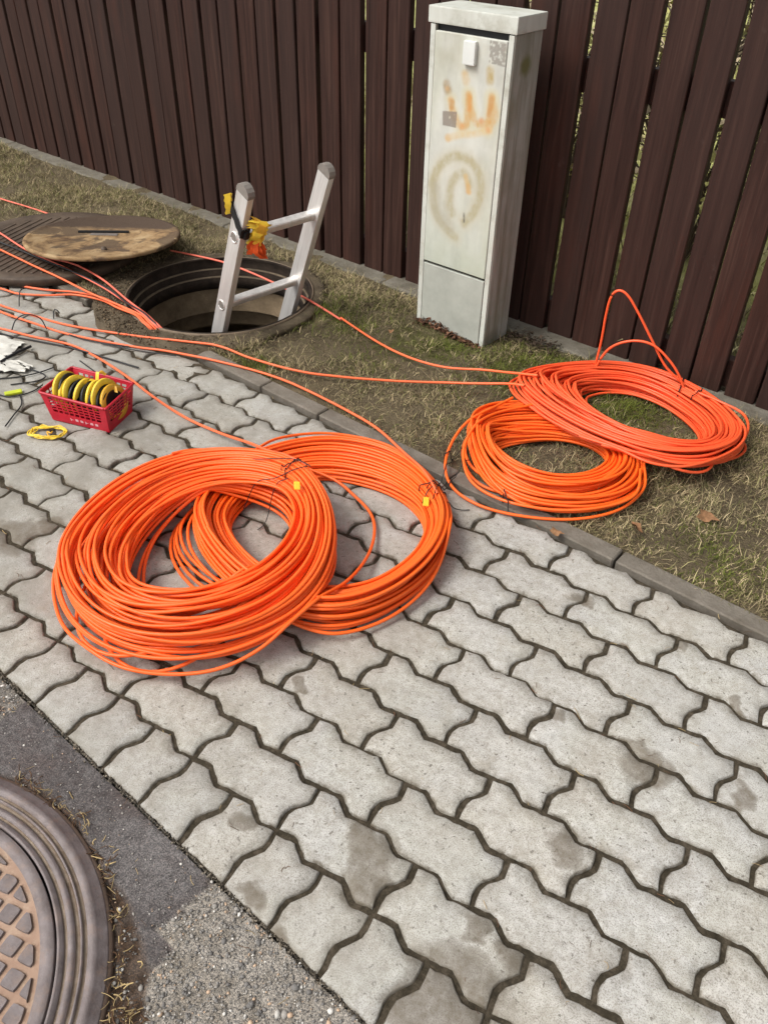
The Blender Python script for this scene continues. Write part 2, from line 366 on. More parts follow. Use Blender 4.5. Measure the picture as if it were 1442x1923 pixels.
def build_pavement():
    seg = 2
    V = [(-7, -.138, -.012), (3.2, -.138, -.012), (3.2, 1.10, -.012), (-7, 1.10, -.012)]
    xs = np.arange(-7, 3.3, .03); ys = np.arange(-.137, 1.10, .02)
    X, Y = np.meshgrid(xs, ys); Z = np.minimum(-.0055 + (fbm(X, Y, 20) - .5) * .006, -.0046)
    # cut out of the bed where the shaft collar comes through
    n, m_ = X.shape; i, j = np.meshgrid(np.arange(n - 1), np.arange(m_ - 1), indexing='ij'); a = (i * m_ + j).ravel()
    F = np.c_[a, a + 1, a + m_ + 1, a + m_]
    root = tag(link('pavement', npmesh('pavement', np.stack([X, Y, Z], -1).reshape(-1, 3), F, True), BED), 'grey zigzag interlocking paver sidewalk with dark sandy joints', kind='structure')
    full = [paver_mesh('full', k) for k in range(8)]; half = [paver_mesh('half', k + 20) for k in range(5)]
    items = []
    for row in range(0, 10):
        if row == 0: cand = [('h', k * .12, 0.0) for k in range(-50, 26)]
        else:
            off = 0 if row % 2 == 1 else .12
            cand = [('f', off + k * .24, (row - 1) * .12) for k in range(-28, 13)]
        items += cand
    scored = []
    for kd, x, y in items:
        cx, cy = (x + .12, y + .06) if kd == 'f' else (x + .06, y - .07)
        u, v, d = px([[cx, cy, 0]]); u, v, d = u[0], v[0], d[0]; mg = 190 / max(d, .6)
        vis = d > .3 and -mg < u < 1442 + mg and -mg < v < 1923 + mg
        size = (1 if kd == 'f' else .55) / max(d, .01) ** 2
        scored.append((not vis, -size, kd, x, y, cx, cy))
    scored.sort()
    rest_V, rest_F, o = [], [], 0; R_ = np.random.default_rng(3)
    for idx, (nv, _, kd, x, y, cx, cy) in enumerate(scored):
        me = full[R_.integers(8)] if kd == 'f' else half[R_.integers(5)]
        dz, tx, ty, rz = R_.normal(0, .0011), R_.normal(0, .006), R_.normal(0, .006), R_.normal(0, .006)
        loc = (x + R_.normal(0, .0009), y + R_.normal(0, .0009), dz)
        if not nv and idx < 300:
            ob = bpy.data.objects.new('paver', me); COL.objects.link(ob); ob.parent = root
            ob.location = loc; ob.rotation_euler = (tx, ty, rz)
        else:
            Mx = Matrix.Translation(loc) @ Matrix.Rotation(rz, 4, 'Z') @ Matrix.Rotation(ty, 4, 'Y') @ Matrix.Rotation(tx, 4, 'X')
            co = np.empty(len(me.vertices) * 3); me.vertices.foreach_get('co', co); co = co.reshape(-1, 3) @ np.array(Mx.to_3x3()).T + np.array(loc)
            rest_V.append(co); rest_F += [tuple(o + q for q in p.vertices) for p in me.polygons]; o += len(co)
    me = mesh('pavers_beyond', np.concatenate(rest_V), rest_F, True); a = me.color_attributes.new('Col', 'FLOAT_COLOR', 'POINT')
    a.data.foreach_set('color', np.tile([0, 0, 0, 1.], len(me.vertices)).astype(np.float32))
    tag(link('distant_paver_field', me, PAVER, root), kind='stuff')
build_pavement()

# ------------------------------------------------------------------ kerb stones along the verge
def build_kerb():
    root = tag(empty('kerb', (0, 1.126, 0)), 'narrow concrete kerb between the pavers and the grass verge', kind='structure')
    j = [-5.4, -4.4, -3.4, -2.4, -1.92]; cuts = [(-6.4, -5.4), (-5.4, -4.4), (-4.4, -3.4), (-3.4, -2.40), (-2.40, -1.75), (-1.075, -.737), (-.737, -.468), (-.468, .06), (.06, .597), (.597, 1.13), (1.13, 1.66), (1.66, 2.2), (2.2, 3.2)]
    for a, b in cuts:
        me = box(b - a - .006, .056, .13, (0, 0, -.065), .004, 1)
        o = link('kerb_stone', me, KERB, root); o.location = ((a + b) / 2, random.gauss(0, .0012), .008 + random.gauss(0, .0015)); o.rotation_euler = (random.gauss(0, .02), random.gauss(0, .001), random.gauss(0, .002))
build_kerb()

# ------------------------------------------------------------------ asphalt road with its patch and the soil pocket round the iron cover
IC = np.array([.158, -.697]); IR = .452
def build_asphalt():
    st = .0045
    def region(X, Y):
        d = np.hypot(X - IC[0], Y - IC[1])
        # patch boundary from the paver edge at x=.46 going to the cover
        w = X + .02 * (fbm(X, Y, 30) - .5) - (.462 - .12 * (-.135 - Y) * (Y > -.26) + .03 * (Y < -.26))
        light = np.clip(w / .014 + (fbm(X, Y, 110, 2) - .5) * 1.6, 0, 1)
        l2 = np.clip((-.150 + .02 * (fbm(X, Y, 30) - .5) + .15 * (-.135 - Y) - X) / .006, 0, 1)
        light = np.maximum(light, l2 * .75)
        soil_w = .018 + .05 * np.clip((X - .30) / .2, 0, 1) + .02 * (fbm(X, Y, 18) - .4)
        soil = np.clip((IR + soil_w - d) / .012, 0, 1)
        return d, light, soil
    def sheet(xs, ys, name):
        X, Y = np.meshgrid(xs, ys); d, light, soil = region(X, Y)
        n1 = fbm(X, Y, 140, 3); n2 = fbm(X + 3, Y, 60, 3); n3 = fbm(X, Y, 6, 4)
        Z = -.007 + (n1 - .5) * .006 + (n2 - .5) * .004 + (n3 - .5) * .006 - .003 * (1 - light)
        Z = Z * (1 - soil) + soil * (-.018 + (n2 - .5) * .016)
        edge = np.abs(light - .5) < .45; Z = Z - edge * .004
        Z = np.where(d < IR - .02, -.12, Z)
        dark = np.array([.086, .078, .077]) + (n3[..., None] - .5) * .07 + (n1[..., None] - .5) * .07; lt = np.array([.20, .182, .158]) + (n2[..., None] - .5) * .12 + (n3[..., None] - .5) * .05
        sl_ = np.array([.055, .036, .024]) + (n2[..., None] - .5) * .05
        brown = np.clip((fbm(X, Y, 9) - .52) * 5, 0, 1)[..., None] * .5
        dark = dark * (1 - brown) + brown * np.array([.06, .042, .038])
        c = dark * (1 - light[..., None]) + lt * light[..., None]; c = c * (1 - soil[..., None]) + sl_ * soil[..., None]
        n, m_ = X.shape; i, j = np.meshgrid(np.arange(n - 1), np.arange(m_ - 1), indexing='ij'); a = (i * m_ + j).ravel(); F = np.c_[a, a + 1, a + m_ + 1, a + m_]
        return np.stack([X, Y, Z], -1).reshape(-1, 3), F, np.clip(c, .01, 1).reshape(-1, 3)
    near_x = np.arange(-.62, 1.2, st); near_y = np.arange(-1.05, -.1365, st)
    V, F, c = sheet(near_x, near_y, 'a'); VV, FF, CC = [V], [F], [c]; o = len(V)
    for xs, ys in ((np.linspace(-60, -.62, 60), np.linspace(-40, -.137, 60)), (np.linspace(1.2 - .005, 60, 60), np.linspace(-40, -.137, 60)), (np.linspace(-.62, 1.2, 40), np.linspace(-40, -1.05, 60))):
        V, F, c = sheet(xs, ys, 'b'); V[:, 2] = -.008; c[:] = (.095, .088, .082); VV.append(V); FF.append(F + o); CC.append(c); o += len(V)
    tag(link('road', npmesh('road', np.concatenate(VV), np.concatenate(FF), True, np.concatenate(CC)), ASPH), 'worn asphalt with a smooth dark patch and a coarse gravelly section', kind='structure')
    # exposed aggregate: loose-looking pebbles standing proud of the coarse section
    R_ = np.random.default_rng(11); ico = bmesh.new(); bmesh.ops.create_icosphere(ico, subdivisions=1, radius=1)
    iv = np.array([v.co[:] for v in ico.verts]); itf = np.array([[v.index for v in f.verts] for f in ico.faces]); ico.free()
    VV, FF, CC, o = [], [], [], 0
    for k in range(30000):
        x, y = R_.uniform(-.3, 1.0), R_.uniform(-.85, -.139); d, l, s = region(np.array(x), np.array(y))
        if d < IR + .005: continue
        dens = .95 if l > .5 else .30
        if s > .5: dens = .35
        if R_.random() > dens: continue
        sz = min(.0068, R_.lognormal(-6.35, .45)); sq = R_.uniform(.6, 1.3, 3); sq[2] *= .55
        v = iv * (1 + R_.normal(0, .13, (len(iv), 1))) * sq * sz; an = R_.uniform(0, 6.28); ca, sa = np.cos(an), np.sin(an)
        v = np.c_[v[:, 0] * ca - v[:, 1] * sa, v[:, 0] * sa + v[:, 1] * ca, v[:, 2]] + [x, y, -.0056 + (fbm(np.array(x), np.array(y), 60, 3) - .5) * .004 + (fbm(np.array(x), np.array(y), 6, 4) - .5) * .006 - (.008 if s > .5 else 0) - (.003 if l < .5 else 0)]
        dk_ = l < .5 and s < .5
        if dk_: v[:] = [x, y, v[0, 2] * 0 - .0065 + (fbm(np.array(x), np.array(y), 60, 3) - .5) * .004 + (fbm(np.array(x), np.array(y), 6, 4) - .5) * .006 - .003] + (v - v.mean(0)) * .55
        q = R_.random() * (.35 if dk_ and R_.random() < .04 else 1) ; q = max(q, .5) if dk_ and q > .35 else q; base = (.58, .55, .50) if q < .09 else (.45, .32, .22) if q < .17 else (.27, .25, .225) if q < .55 else (.16, .15, .14)
        VV.append(v); FF.append(itf + o); CC.append(np.tile(np.array(base) * R_.uniform(.8, 1.2), (len(v), 1))); o += len(v)
    tag(link('gravel_aggregate', npmesh('aggregate', np.concatenate(VV), np.concatenate(FF), False, np.concatenate(CC)), mat_attr('pebble', .7, .3)), 'pale and brown pebbles exposed in the coarse asphalt', kind='stuff')
build_asphalt()

# ------------------------------------------------------------------ iron cover in the road
def build_iron_cover():
    t = tag(empty('manhole_cover', (IC[0], IC[1], 0)), 'closed round cast iron cover with concentric rings and raised lugs, set in the asphalt', 'manhole cover')
    fr = [(.452, -.06), (.452, -.006), (.450, -.004), (.436, .001), (.434, .004), (.420, .004), (.4188, -.008), (.4122, -.008), (.412, .0035), (.4085, .0035), (.4078, -.008), (.400, -.008), (.399, .0035), (.388, .0035), (.3872, -.008), (.381, -.008), (.3808, .002), (.3765, .002), (.3755, .0035), (.371, .0035), (.3705, -.03), (.36, -.05)]
    link('frame', lathe(fr, 160, smooth=False), IRON, t)
    link('flange', lathe([(.4585, -.05), (.4585, -.012), (.4565, -.008), (.4365, -.002), (.4335, -.02)], 160), IRON_RIM, t)
    lid = [(.3665, -.03), (.3665, .002), (.3655, .003), (.344, .003), (.343, -.0015), (.2, -.0015), (.0001, -.0015)]
    l = link('lid', lathe(lid, 140, smooth=False), IRON_RUST, t)
    link('lid_ring', lathe([(.3667, -.02), (.3667, .0025), (.3657, .0036), (.3445, .0036), (.3432, -.0012)], 140, smooth=False), IRON, t)
    for ra, rb in ((.4195, .4120), (.4085, .3992), (.3885, .3815)): link('groove_dirt', lathe([(ra, -.009), (ra, -.0032), (rb, -.0032), (rb, -.009)], 160, smooth=False), GDIRT, t)
    # raised lugs on a skew grid, trimmed by the ring
    a = np.array([.0515, -.0262]); b = np.array([.033, .0065]) ; b = np.array([.0345, .0595]) ; o = np.array([.199, -.382]) - IC
    a = np.array([.0375, .0122]); b = np.array([.0130, -.0385])
    for i in range(-20, 21):
        for j in range(-20, 21):
            c = o + i * a + j * b
            if j % 2: pass
            if np.hypot(*c) > .352: continue
            h = .0152; ang = math.radians(17); q = []
            e1 = np.array([math.cos(ang), math.sin(ang)]) * h; e2 = np.array([-e1[1], e1[0]])
            for s1, s2 in ((-1, -1), (-.5, -1), (0, -1), (.5, -1), (1, -1), (1, -.5), (1, 0), (1, .5), (1, 1), (.5, 1), (0, 1), (-.5, 1), (-1, 1), (-1, .5), (-1, 0), (-1, -.5)):
                p = c + e1 * s1 * (.93 if abs(s1 * s2) == 1 else 1) + e2 * s2 * (.93 if abs(s1 * s2) == 1 else 1)
                r_ = np.hypot(*p); 
                if r_ > .334: p = p * .334 / r_
                q.append(p)
            q = np.array(q); A = .5 * abs(np.dot(q[:, 0], np.roll(q[:, 1], 1)) - np.dot(q[:, 1], np.roll(q[:, 0], 1)))
            if A < .0002: continue
            m_ = q.mean(0); n = len(q); top = m_ + (q - m_) * .93
            V = np.r_[np.c_[q, np.full(n, -.002)], np.c_[top, np.full(n, .0032)]]
            F = [(k, (k + 1) % n, n + (k + 1) % n, n + k) for k in range(n)] + [tuple(range(n, 2 * n))]
            u, v, d = px([[IC[0] + m_[0], IC[1] + m_[1], 0]])
            link('lug', mesh('lug', V, F), IRON, l)
build_iron_cover()

# ------------------------------------------------------------------ open shaft
def build_shaft():
    t = tag(empty('open_manhole', (MH[0], MH[1], 0)), 'open round cable chamber shaft with iron seating ring, ladder standing in it', 'manhole')
    seg = 110; a = np.linspace(0, 2 * np.pi, seg, endpoint=False); rings = [(.368, -.02), (.368, .012), (.385, .015), (.43, .014), (.47, .011), (.50, .006), (.515, -.012), (.52, -.05)]
    V = []
    for k, (r_, z) in enumerate(rings):
        w = 1 + ((.08 * (fbm(np.cos(a) * 3 + 5, np.sin(a) * 3 + 5, 1.2) - .5) - .24 * np.clip(.5 - 1.4 * np.cos(a - 4.15), 0, 1) * (k - 2) / 5) if k > 2 else 0)
        V.append(np.c_[r_ * w * np.cos(a), r_ * w * np.sin(a), z + (fbm(np.cos(a) * r_ + 9, np.sin(a) * r_ + 9, 22) - .5) * (.012 if k > 1 else 0) + 0 * a])
    i = np.arange(seg); j = (i + 1) % seg; F = np.concatenate([np.c_[k * seg + i, k * seg + j, (k + 1) * seg + j, (k + 1) * seg + i] for k in range(len(rings) - 1)])
    link('collar', npmesh('collar', np.concatenate(V), F, True), SURR, t)
    SEAT = mat_concrete('seat_rust', (.042, .029, .020), (.012, .008, .006), 18)
    link('seating_ring', lathe([(.378, -.01), (.378, .017), (.374, .019), (.361, .019), (.3635, .012), (.3630, -.026), (.352, -.028), (.3515, -.058), (.339, -.060), (.3385, -.105), (.345, -.107), (.352, -.12)], 128, smooth=False), SEAT, t)
    LEDGE = mat_iron('ledge_dust', (.09, .065, .042), (.17, .13, .085), None, .85, 24)
    link('ledge', lathe([(.3632, -.029), (.3632, -.0245), (.3522, -.0245), (.3522, -.029)], 128, smooth=False), LEDGE, t); link('ledge', lathe([(.3514, -.061), (.3514, -.0565), (.3392, -.0565), (.3392, -.061)], 128, smooth=False), LEDGE, t)
    link('rim_edge', lathe([(.380, -.01), (.380, .0185), (.3765, .0205), (.3735, .0205), (.373, .012)], 128, smooth=False), mat_iron('rim_brown', (.12, .085, .055), (.20, .15, .10)), t)
    R_ = np.random.default_rng(12); VV, FF, CC = [], [], []; o2 = 0
    for k in range(1500):
        an = R_.normal(4.15, .75); r_ = R_.uniform(.382, .50); x, y = r_ * math.cos(an), r_ * math.sin(an); z = .017 - .06 * max(0, r_ - .44); sz = R_.uniform(.0012, .0045)
        q = R_.normal(0, 1, (4, 3)) * [sz, sz, sz * .7] + [x, y, z]; VV.append(q); FF.append(np.array([[0, 1, 2], [0, 2, 3], [0, 3, 1], [1, 3, 2]]) + o2); o2 += 4; CC.append(np.tile(np.array([.16, .12, .075]) * R_.uniform(.35, 1.7), (4, 1)))
    tag(link('crumbs', npmesh('crumbs', np.concatenate(VV), np.concatenate(FF), False, np.concatenate(CC)), mat_attr('crumb', .9, .1), t), kind='stuff')
    link('neck_wall', lathe([(.35, -.115), (.351, -.215), (.345, -.218), (.345, -.224), (.352, -.228), (.352, -.285), (.36, -.30), (.60, -.31), (.60, -1.45)], 96, smooth=False), WALLC, t)
    link('chamber_floor', lathe([(.62, -1.45), (.3, -1.46), (.0001, -1.46)], 48), IRON_D, t)
build_shaft()

# ------------------------------------------------------------------ second, ribbed cover lying left + yellow-brown cover propped on it
def build_loose_covers():
    c = np.array([-2.30, 1.30])
    t = tag(empty('ribbed_cover', (c[0], c[1], .012)), 'dark ribbed iron cover lying on the verge beneath the rusty yellow cover', 'manhole cover')
    link('plate', lathe([(.0001, .028), (.34, .028), (.345, .030), (.40, .032), (.405, .026), (.405, 0), (.38, -.01), (.0001, -.01)], 96, smooth=False), IRON_D, t)
    for k in range(-9, 10):
        off = k * .034; L_ = 2 * math.sqrt(max(0, .335 ** 2 - off ** 2))
        if L_ < .1: continue
        o = link('rib', box(.012, L_, .012, (0, 0, .0255), .002), IRON_D, t); o.location = (off * math.cos(.35), off * math.sin(.35), 0); o.rotation_euler = (0, 0, .35)
    # propped cover: underside up
    m = M('ochre_rust', .8, .25); P = m.obj()
    c1 = m.ramp(m.noise(P, 9, 6, .7, dist=.5), [(.36, (.10, .058, .032)), (.48, (.29, .185, .090)), (.66, (.42, .30, .165))])
    blot = m.ramp(m.noise(P, 5.2, 5, .65, dist=.8), [(.50, 0), (.55, 1)])
    sx = m.node('ShaderNodeSeparateXYZ'); m.l.new(P, sx.inputs[0])
    back = m.node('ShaderNodeMapRange'); m.l.new(m.math('ADD', sx.outputs[1], m.math('MULTIPLY', m.noise(P, 10, 4, .7), .12)), back.inputs[0]); back.inputs[1].default_value = .14; back.inputs[2].default_value = .20
    c2 = m.mix(m.math('MAXIMUM', m.math('MULTIPLY', blot, .8), back.outputs[0]), c1, (.075, .05, .034))
    m.color(c2); m.bump(m.noise(P, 60, 5, .8), .8, .004); OCH = m.m
    y = empty('rusty_cover', (-2.075, 1.425, .075)); y.rotation_euler = (0, 0, 0)
    tag(y, 'ochre rusty iron cover flipped over and propped beside the open shaft', 'manhole cover')
    axr = Vector((float(CR[0]), float(CR[1]), 0)).normalized()
    R3 = Matrix.Rotation(-math.radians(4.6), 4, axr) ; rz = Matrix.Rotation(math.atan2(axr.y, axr.x), 4, 'Z')
    y.matrix_world = Matrix.Translation((-2.075, 1.425, .098)) @ R3 @ rz
    # slab with shallow dish and a recess
    link('plate', lathe([(.0001, 0), (.305, 0), (.312, .004), (.325, .005), (.330, .001), (.330, -.010), (.325, -.012), (.0001, -.012)], 110, smooth=False), OCH, y)
    o = link('lifting_bar', box(.22, .014, .010, (0, 0, .004), .003, 2), BLACK, y); o.location = (-.01, .05, 0); o.rotation_euler = (0, 0, .05)
    o = link('recess', box(.12, .030, .003, (0, 0, .0012), .001), mat_iron('grey_rust', (.12, .10, .085), (.24, .21, .19)), y); o.location = (-.0, .02, 0)
    o = link('bolt', lathe([(.0001, .012), (.010, .010), (.013, 0)], 12), IRON_D, y); o.location = (.06, -.20, .001)
build_loose_covers()

# ------------------------------------------------------------------ fence
def build_fence():
    root = tag(empty('wooden_fence', (0, 2.12, 0)), 'tall dark brown vertical board fence behind the verge', 'fence')
    bs = []; R_ = np.random.default_rng(5)
    w0 = -.012; per = .2345
    vis_x = []
    for k in range(-22, 10):
        W_ = w0 + per * k
        bs.append((W_ + .012, .1005)); bs.append((W_ + .012 + .1005 + .0085, .1035 + R_.normal(0, .0015)))
    meshes = []
    for k in range(5):
        meshes.append(box(.1, .030, 1.62, (0, .0045, .81), .0025, 1))
    for x, w in bs:
        o = link('board', meshes[R_.integers(5)], WOOD, root)
        o.scale = (w / .1, 1, 1); o.location = (x + w / 2, R_.normal(0, .0018) + .0105, -.004 + R_.normal(0, .003)); o.rotation_euler = (R_.normal(0, .0012), R_.normal(0, .0012), R_.normal(0, .012))
    for z in (.068, .885, 1.45):
        for a, b in ((-5.4, -3.0), (-3.0, -.6), (-.6, 1.8)):
            o = link('rail', box(b - a - .004, .04, .10, (0, 0, 0), .002), WOOD, root); o.location = ((a + b) / 2, .051, z)
    for x in (-5.4, -3.0, -.6, 1.8):
        o = link('post', box(.06, .06, 1.62, (0, 0, .81), .003), IRON_D, root); o.location = (x, .104, -.05)
    p = tag(empty('fence_plinth', (0, 2.08, 0)), 'low concrete footing strip along the foot of the brown fence', kind='structure')
    for a in np.arange(-6, 3, 1.0):
        o = link('plinth_block', box(.995, .115, .16, (0, 0, -.08), .006, 1), PLINTH, p); o.location = (a + .5, .012, .006 + R_.normal(0, .002))
build_fence()

# ------------------------------------------------------------------ utility cabinet
def build_cabinet():
    X0, X1, Y0, Y1 = -.662, -.343, 1.855, 2.005
    t = tag(empty('utility_cabinet', ((X0 + X1) / 2, Y0, 0)), 'tall pale grey metal cable cabinet with rust and paint stains, standing before the fence', 'cabinet')
    ox = (X0 + X1) / 2; W_ = X1 - X0; D = Y1 - Y0; H = 1.019
    m = M('cabinet_side_shaded_paint', .5, .4); P = m.pos()  # base tone darker than the front: side shade put into the colour, plus dirt
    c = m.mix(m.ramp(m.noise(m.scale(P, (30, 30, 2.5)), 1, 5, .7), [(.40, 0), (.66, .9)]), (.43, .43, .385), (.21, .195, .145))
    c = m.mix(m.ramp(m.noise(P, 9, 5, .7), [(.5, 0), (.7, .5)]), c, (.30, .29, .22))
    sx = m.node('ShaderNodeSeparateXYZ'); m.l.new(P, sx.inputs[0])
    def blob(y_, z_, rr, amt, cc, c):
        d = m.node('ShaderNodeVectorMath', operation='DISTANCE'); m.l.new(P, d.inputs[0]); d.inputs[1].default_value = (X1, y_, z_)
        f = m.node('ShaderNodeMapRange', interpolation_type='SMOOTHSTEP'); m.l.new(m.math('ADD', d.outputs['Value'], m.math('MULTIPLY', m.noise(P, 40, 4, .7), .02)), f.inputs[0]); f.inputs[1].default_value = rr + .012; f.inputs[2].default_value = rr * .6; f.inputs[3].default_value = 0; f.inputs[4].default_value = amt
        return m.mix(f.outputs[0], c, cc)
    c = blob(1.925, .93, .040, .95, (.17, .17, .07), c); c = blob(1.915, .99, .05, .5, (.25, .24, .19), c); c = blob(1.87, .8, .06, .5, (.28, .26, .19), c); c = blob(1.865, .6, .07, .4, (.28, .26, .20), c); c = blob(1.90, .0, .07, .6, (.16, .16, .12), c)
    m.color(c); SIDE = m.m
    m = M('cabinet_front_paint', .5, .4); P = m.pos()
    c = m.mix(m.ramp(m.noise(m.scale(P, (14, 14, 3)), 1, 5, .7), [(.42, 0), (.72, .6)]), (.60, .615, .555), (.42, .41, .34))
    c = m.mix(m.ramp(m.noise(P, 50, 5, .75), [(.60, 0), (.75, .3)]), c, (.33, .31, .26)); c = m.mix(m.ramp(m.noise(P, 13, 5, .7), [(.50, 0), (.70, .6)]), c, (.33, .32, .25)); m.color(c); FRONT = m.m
    # shell (sides, back) as frame around the door
    b = .0
    sh = join_boxes([(.020, D, H, (-W_ / 2 + .010, D / 2, H / 2)), (W_ - .04, .012, H, (0, D - .006, H / 2)), (W_ - .04, D - .06, .012, (0, D / 2 + .02, H - .014))], .0025)
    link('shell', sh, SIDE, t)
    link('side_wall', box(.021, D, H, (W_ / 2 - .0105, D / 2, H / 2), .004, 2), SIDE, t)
    for s in (-1, 1):
        link('corner_strip', box(.019, .004, H - .004, (s * (W_ / 2 - .0125), -.0022, H / 2), .001), FRONT, t)
    link('gap_shade_sheet', box(W_ - .042, .01, H - .003, (0, .016, H / 2), 0), BLACK, t)  # black sheet just behind the door, painting the shade in the gaps
    cap = link('cap', box(W_ + .012, D + .014, .047, (0, D / 2, H + .0245), .004, 2), FRONT, t)
    # door and plinth panel, painted with weathered marks
    xl, xr = GY(823, 52, 1.855)[0] + .0, GY(961, 73, 1.855)[0]
    dx0, dx1, dz0, dz1 = -.638, -.3685, .2595, 1.000
    nx, nz = 110, 300; xs = np.linspace(dx0, dx1, nx); zs = np.linspace(dz0, dz1, nz); Xg, Zg = np.meshgrid(xs, zs)
    base = np.zeros(Xg.shape + (3,)) + np.array([.60, .605, .54])
    n1 = fbm(Xg * 1.0 + 4, Zg * .25 + 2, 26, 5)[..., None]; n2 = fbm(Xg + 1, Zg + 9, 60, 4)[..., None]
    base = base * (1 - .16 * np.clip((n1 - .5) * 3, 0, 1)); base = base + (n2 - .5) * .05
    dirt = np.clip((fbm(Xg + 3, Zg + 1, 14, 5) - .45) * 3, 0, 1) * np.clip((Zg - .85) / .15, 0, 1); base = base * (1 - .28 * dirt[..., None] * np.array([.8, .95, 1.3]))
    low = np.clip((.55 - Zg) / .3, 0, 1)[..., None]; base = base * (1 - .16 * low * np.array([1.1, .8, 1.1])); base = base * (1 - .10 * np.clip((fbm(Xg + 8, Zg * .6, 9, 5) - .45) * 4, 0, 1)[..., None] * np.array([.8, .8, 1.3]))
    def T(p): q = GY(p[0], p[1], 1.853); return np.array([q[0], q[2]])
    def stroke(pts, wd, col, amt, soft=.5, nz_=.5):
        Q = np.array([T(p) for p in pts]); d = np.full(Xg.shape, 9.)
        S = spline(Q, 8) if len(Q) > 2 else (Q if len(Q) > 1 else np.r_[Q, Q + 1e-5])
        for k in range(len(S) - 1):
            a_, b_ = S[k], S[k + 1]; ab = b_ - a_; tt = np.clip(((Xg - a_[0]) * ab[0] + (Zg - a_[1]) * ab[1]) / (ab @ ab + 1e-12), 0, 1)
            d = np.minimum(d, np.hypot(Xg - a_[0] - tt * ab[0], Zg - a_[1] - tt * ab[1]))
        f = np.clip(1.3 - d / wd, 0, 1); f = f * f * (3 - 2 * f); f = f * amt * (1 - nz_ + nz_ * 2 * np.clip(fbm(Xg * 1.3 + len(pts), Zg, 70, 4) - .15, 0, 1)); f = np.clip(f, 0, 1)[..., None]
        base[:] = base * (1 - f) + np.array(col) * f
    OC, OCL, BR, GR = (.60, .36, .14), (.60, .47, .24), (.36, .26, .15), (.20, .18, .16)
    stroke([(840, 158), (842, 168)], .018, BR, .9); stroke([(841, 165)], .010, OC, .5)
    stroke([(874, 140), (876, 150)], .017, (.58, .40, .18), .75); stroke([(921, 132), (921, 150)], .017, (.42, .31, .12), .85)
    for w_, c_, a_ in ((.030, (.58, .53, .34), .7), (.015, (.56, .33, .12), .75)):
        stroke([(848, 188), (852, 212), (866, 236), (878, 228), (881, 180)], w_, c_, a_); stroke([(881, 178), (884, 200), (893, 226), (906, 232), (918, 226), (924, 182)], w_, c_, a_)
        stroke([(924, 185), (930, 215), (917, 243)], w_, c_, a_ * .8)
    stroke([(883, 182), (882, 205)], .009, (.62, .27, .07), .65); stroke([(924, 185), (919, 215)], .010, (.50, .25, .08), .65); stroke([(905, 226)], .012, (.62, .26, .1), .6); stroke([(868, 236)], .012, (.64, .32, .12), .6); stroke([(850, 190), (849, 200)], .011, (.48, .27, .10), .8)
    stroke([(842, 258), (866, 252), (892, 250), (920, 243)], .014, (.62, .48, .26), .7); stroke([(842, 258)], .015, (.60, .38, .16), .6); stroke([(917, 243)], .011, (.62, .32, .14), .6)
    def patch(c4, col, amt, nz_):
        Q = np.array([T(p) for p in c4]); ins = np.ones(Xg.shape)
        for k in range(4):
            a_, b_ = Q[k], Q[(k + 1) % 4]; e = b_ - a_; nn = np.array([e[1], -e[0]]) / np.linalg.norm(e)
            ins = ins * np.clip(((Xg - a_[0]) * -nn[0] + (Zg - a_[1]) * -nn[1]) / .002 * (1 if np.cross(Q[1] - Q[0], Q[2] - Q[1]) > 0 else -1) + .5, 0, 1)
        f = (ins * amt * np.clip((fbm(Xg * 1.5, Zg * 1.5, 90, 4) - nz_) * 6 + .3, 0, 1))[..., None]; base[:] = base * (1 - f) + np.array(col) * f
    patch([(832, 207), (859, 209), (857, 239), (832, 234)], (.24, .20, .165), .85, .2)
    patch([(921, 74), (952, 81), (949, 125), (919, 117)], (.27, .25, .215), .85, .36)
    # spiral
    for w_, c_, a_ in ((.036, (.52, .49, .38), .6), (.018, (.40, .355, .21), .75)):
        stroke([(812, 345), (825, 312), (852, 293), (882, 300), (902, 330), (902, 368), (890, 398), (872, 418)], w_, c_, a_)
        stroke([(815, 340), (815, 375), (822, 405), (838, 428), (855, 445)], w_, c_, a_ * .9)
        stroke([(882, 345), (872, 325), (858, 330), (848, 348), (845, 380), (850, 400)], w_, c_, a_ * .9)
    stroke([(818, 350), (820, 395), (845, 425)], .028, (.40, .375, .29), .6); stroke([(875, 330), (878, 345), (882, 360)], .011, (.60, .42, .2), .7); stroke([(880, 350), (880, 358)], .013, (.58, .36, .14), .7)
    stroke([(872, 400), (872, 416)], .005, (.12, .11, .09), .8, nz_=.8); stroke([(835, 380), (843, 410)], .012, (.44, .42, .33), .5)
    me_z = zs; V = np.stack([Xg - ox, np.full(Xg.shape, -.0045), Zg], -1).reshape(-1, 3)
    n, m_ = Xg.shape; i, j = np.meshgrid(np.arange(n - 1), np.arange(m_ - 1), indexing='ij'); a = (i * m_ + j).ravel(); F = np.c_[a, a + 1, a + m_ + 1, a + m_]
    bi = np.r_[np.arange(m_), np.arange(1, n) * m_ + m_ - 1, (n - 1) * m_ + np.arange(m_ - 2, -1, -1), np.arange(n - 2, 0, -1) * m_]
    nb = len(bi); Vb = V[bi].copy(); Vb[:, 1] = .012; k = np.arange(nb); o_ = len(V)
    F = np.r_[F, np.c_[bi[k], o_ + k, o_ + (k + 1) % nb, bi[(k + 1) % nb]]]
    CC = np.r_[base.reshape(-1, 3), np.tile([.45, .45, .41], (nb, 1))]
    DP = M('weathered_door_paint', .48, .4); DP.color(DP.attr())
    d = link('door', npmesh('door', np.r_[V, Vb], F, False, np.clip(CC, .02, 1)), DP.m, t); tag(d, 'pale door with faded orange crown scrawl and a spiral stain')
    h = link('lock_cover', box(.045, .014, .066, (GY(885, 98, 1.85)[0] - ox, -.0125, GY(885, 98, 1.85)[2]), .003, 2), PALE, d)
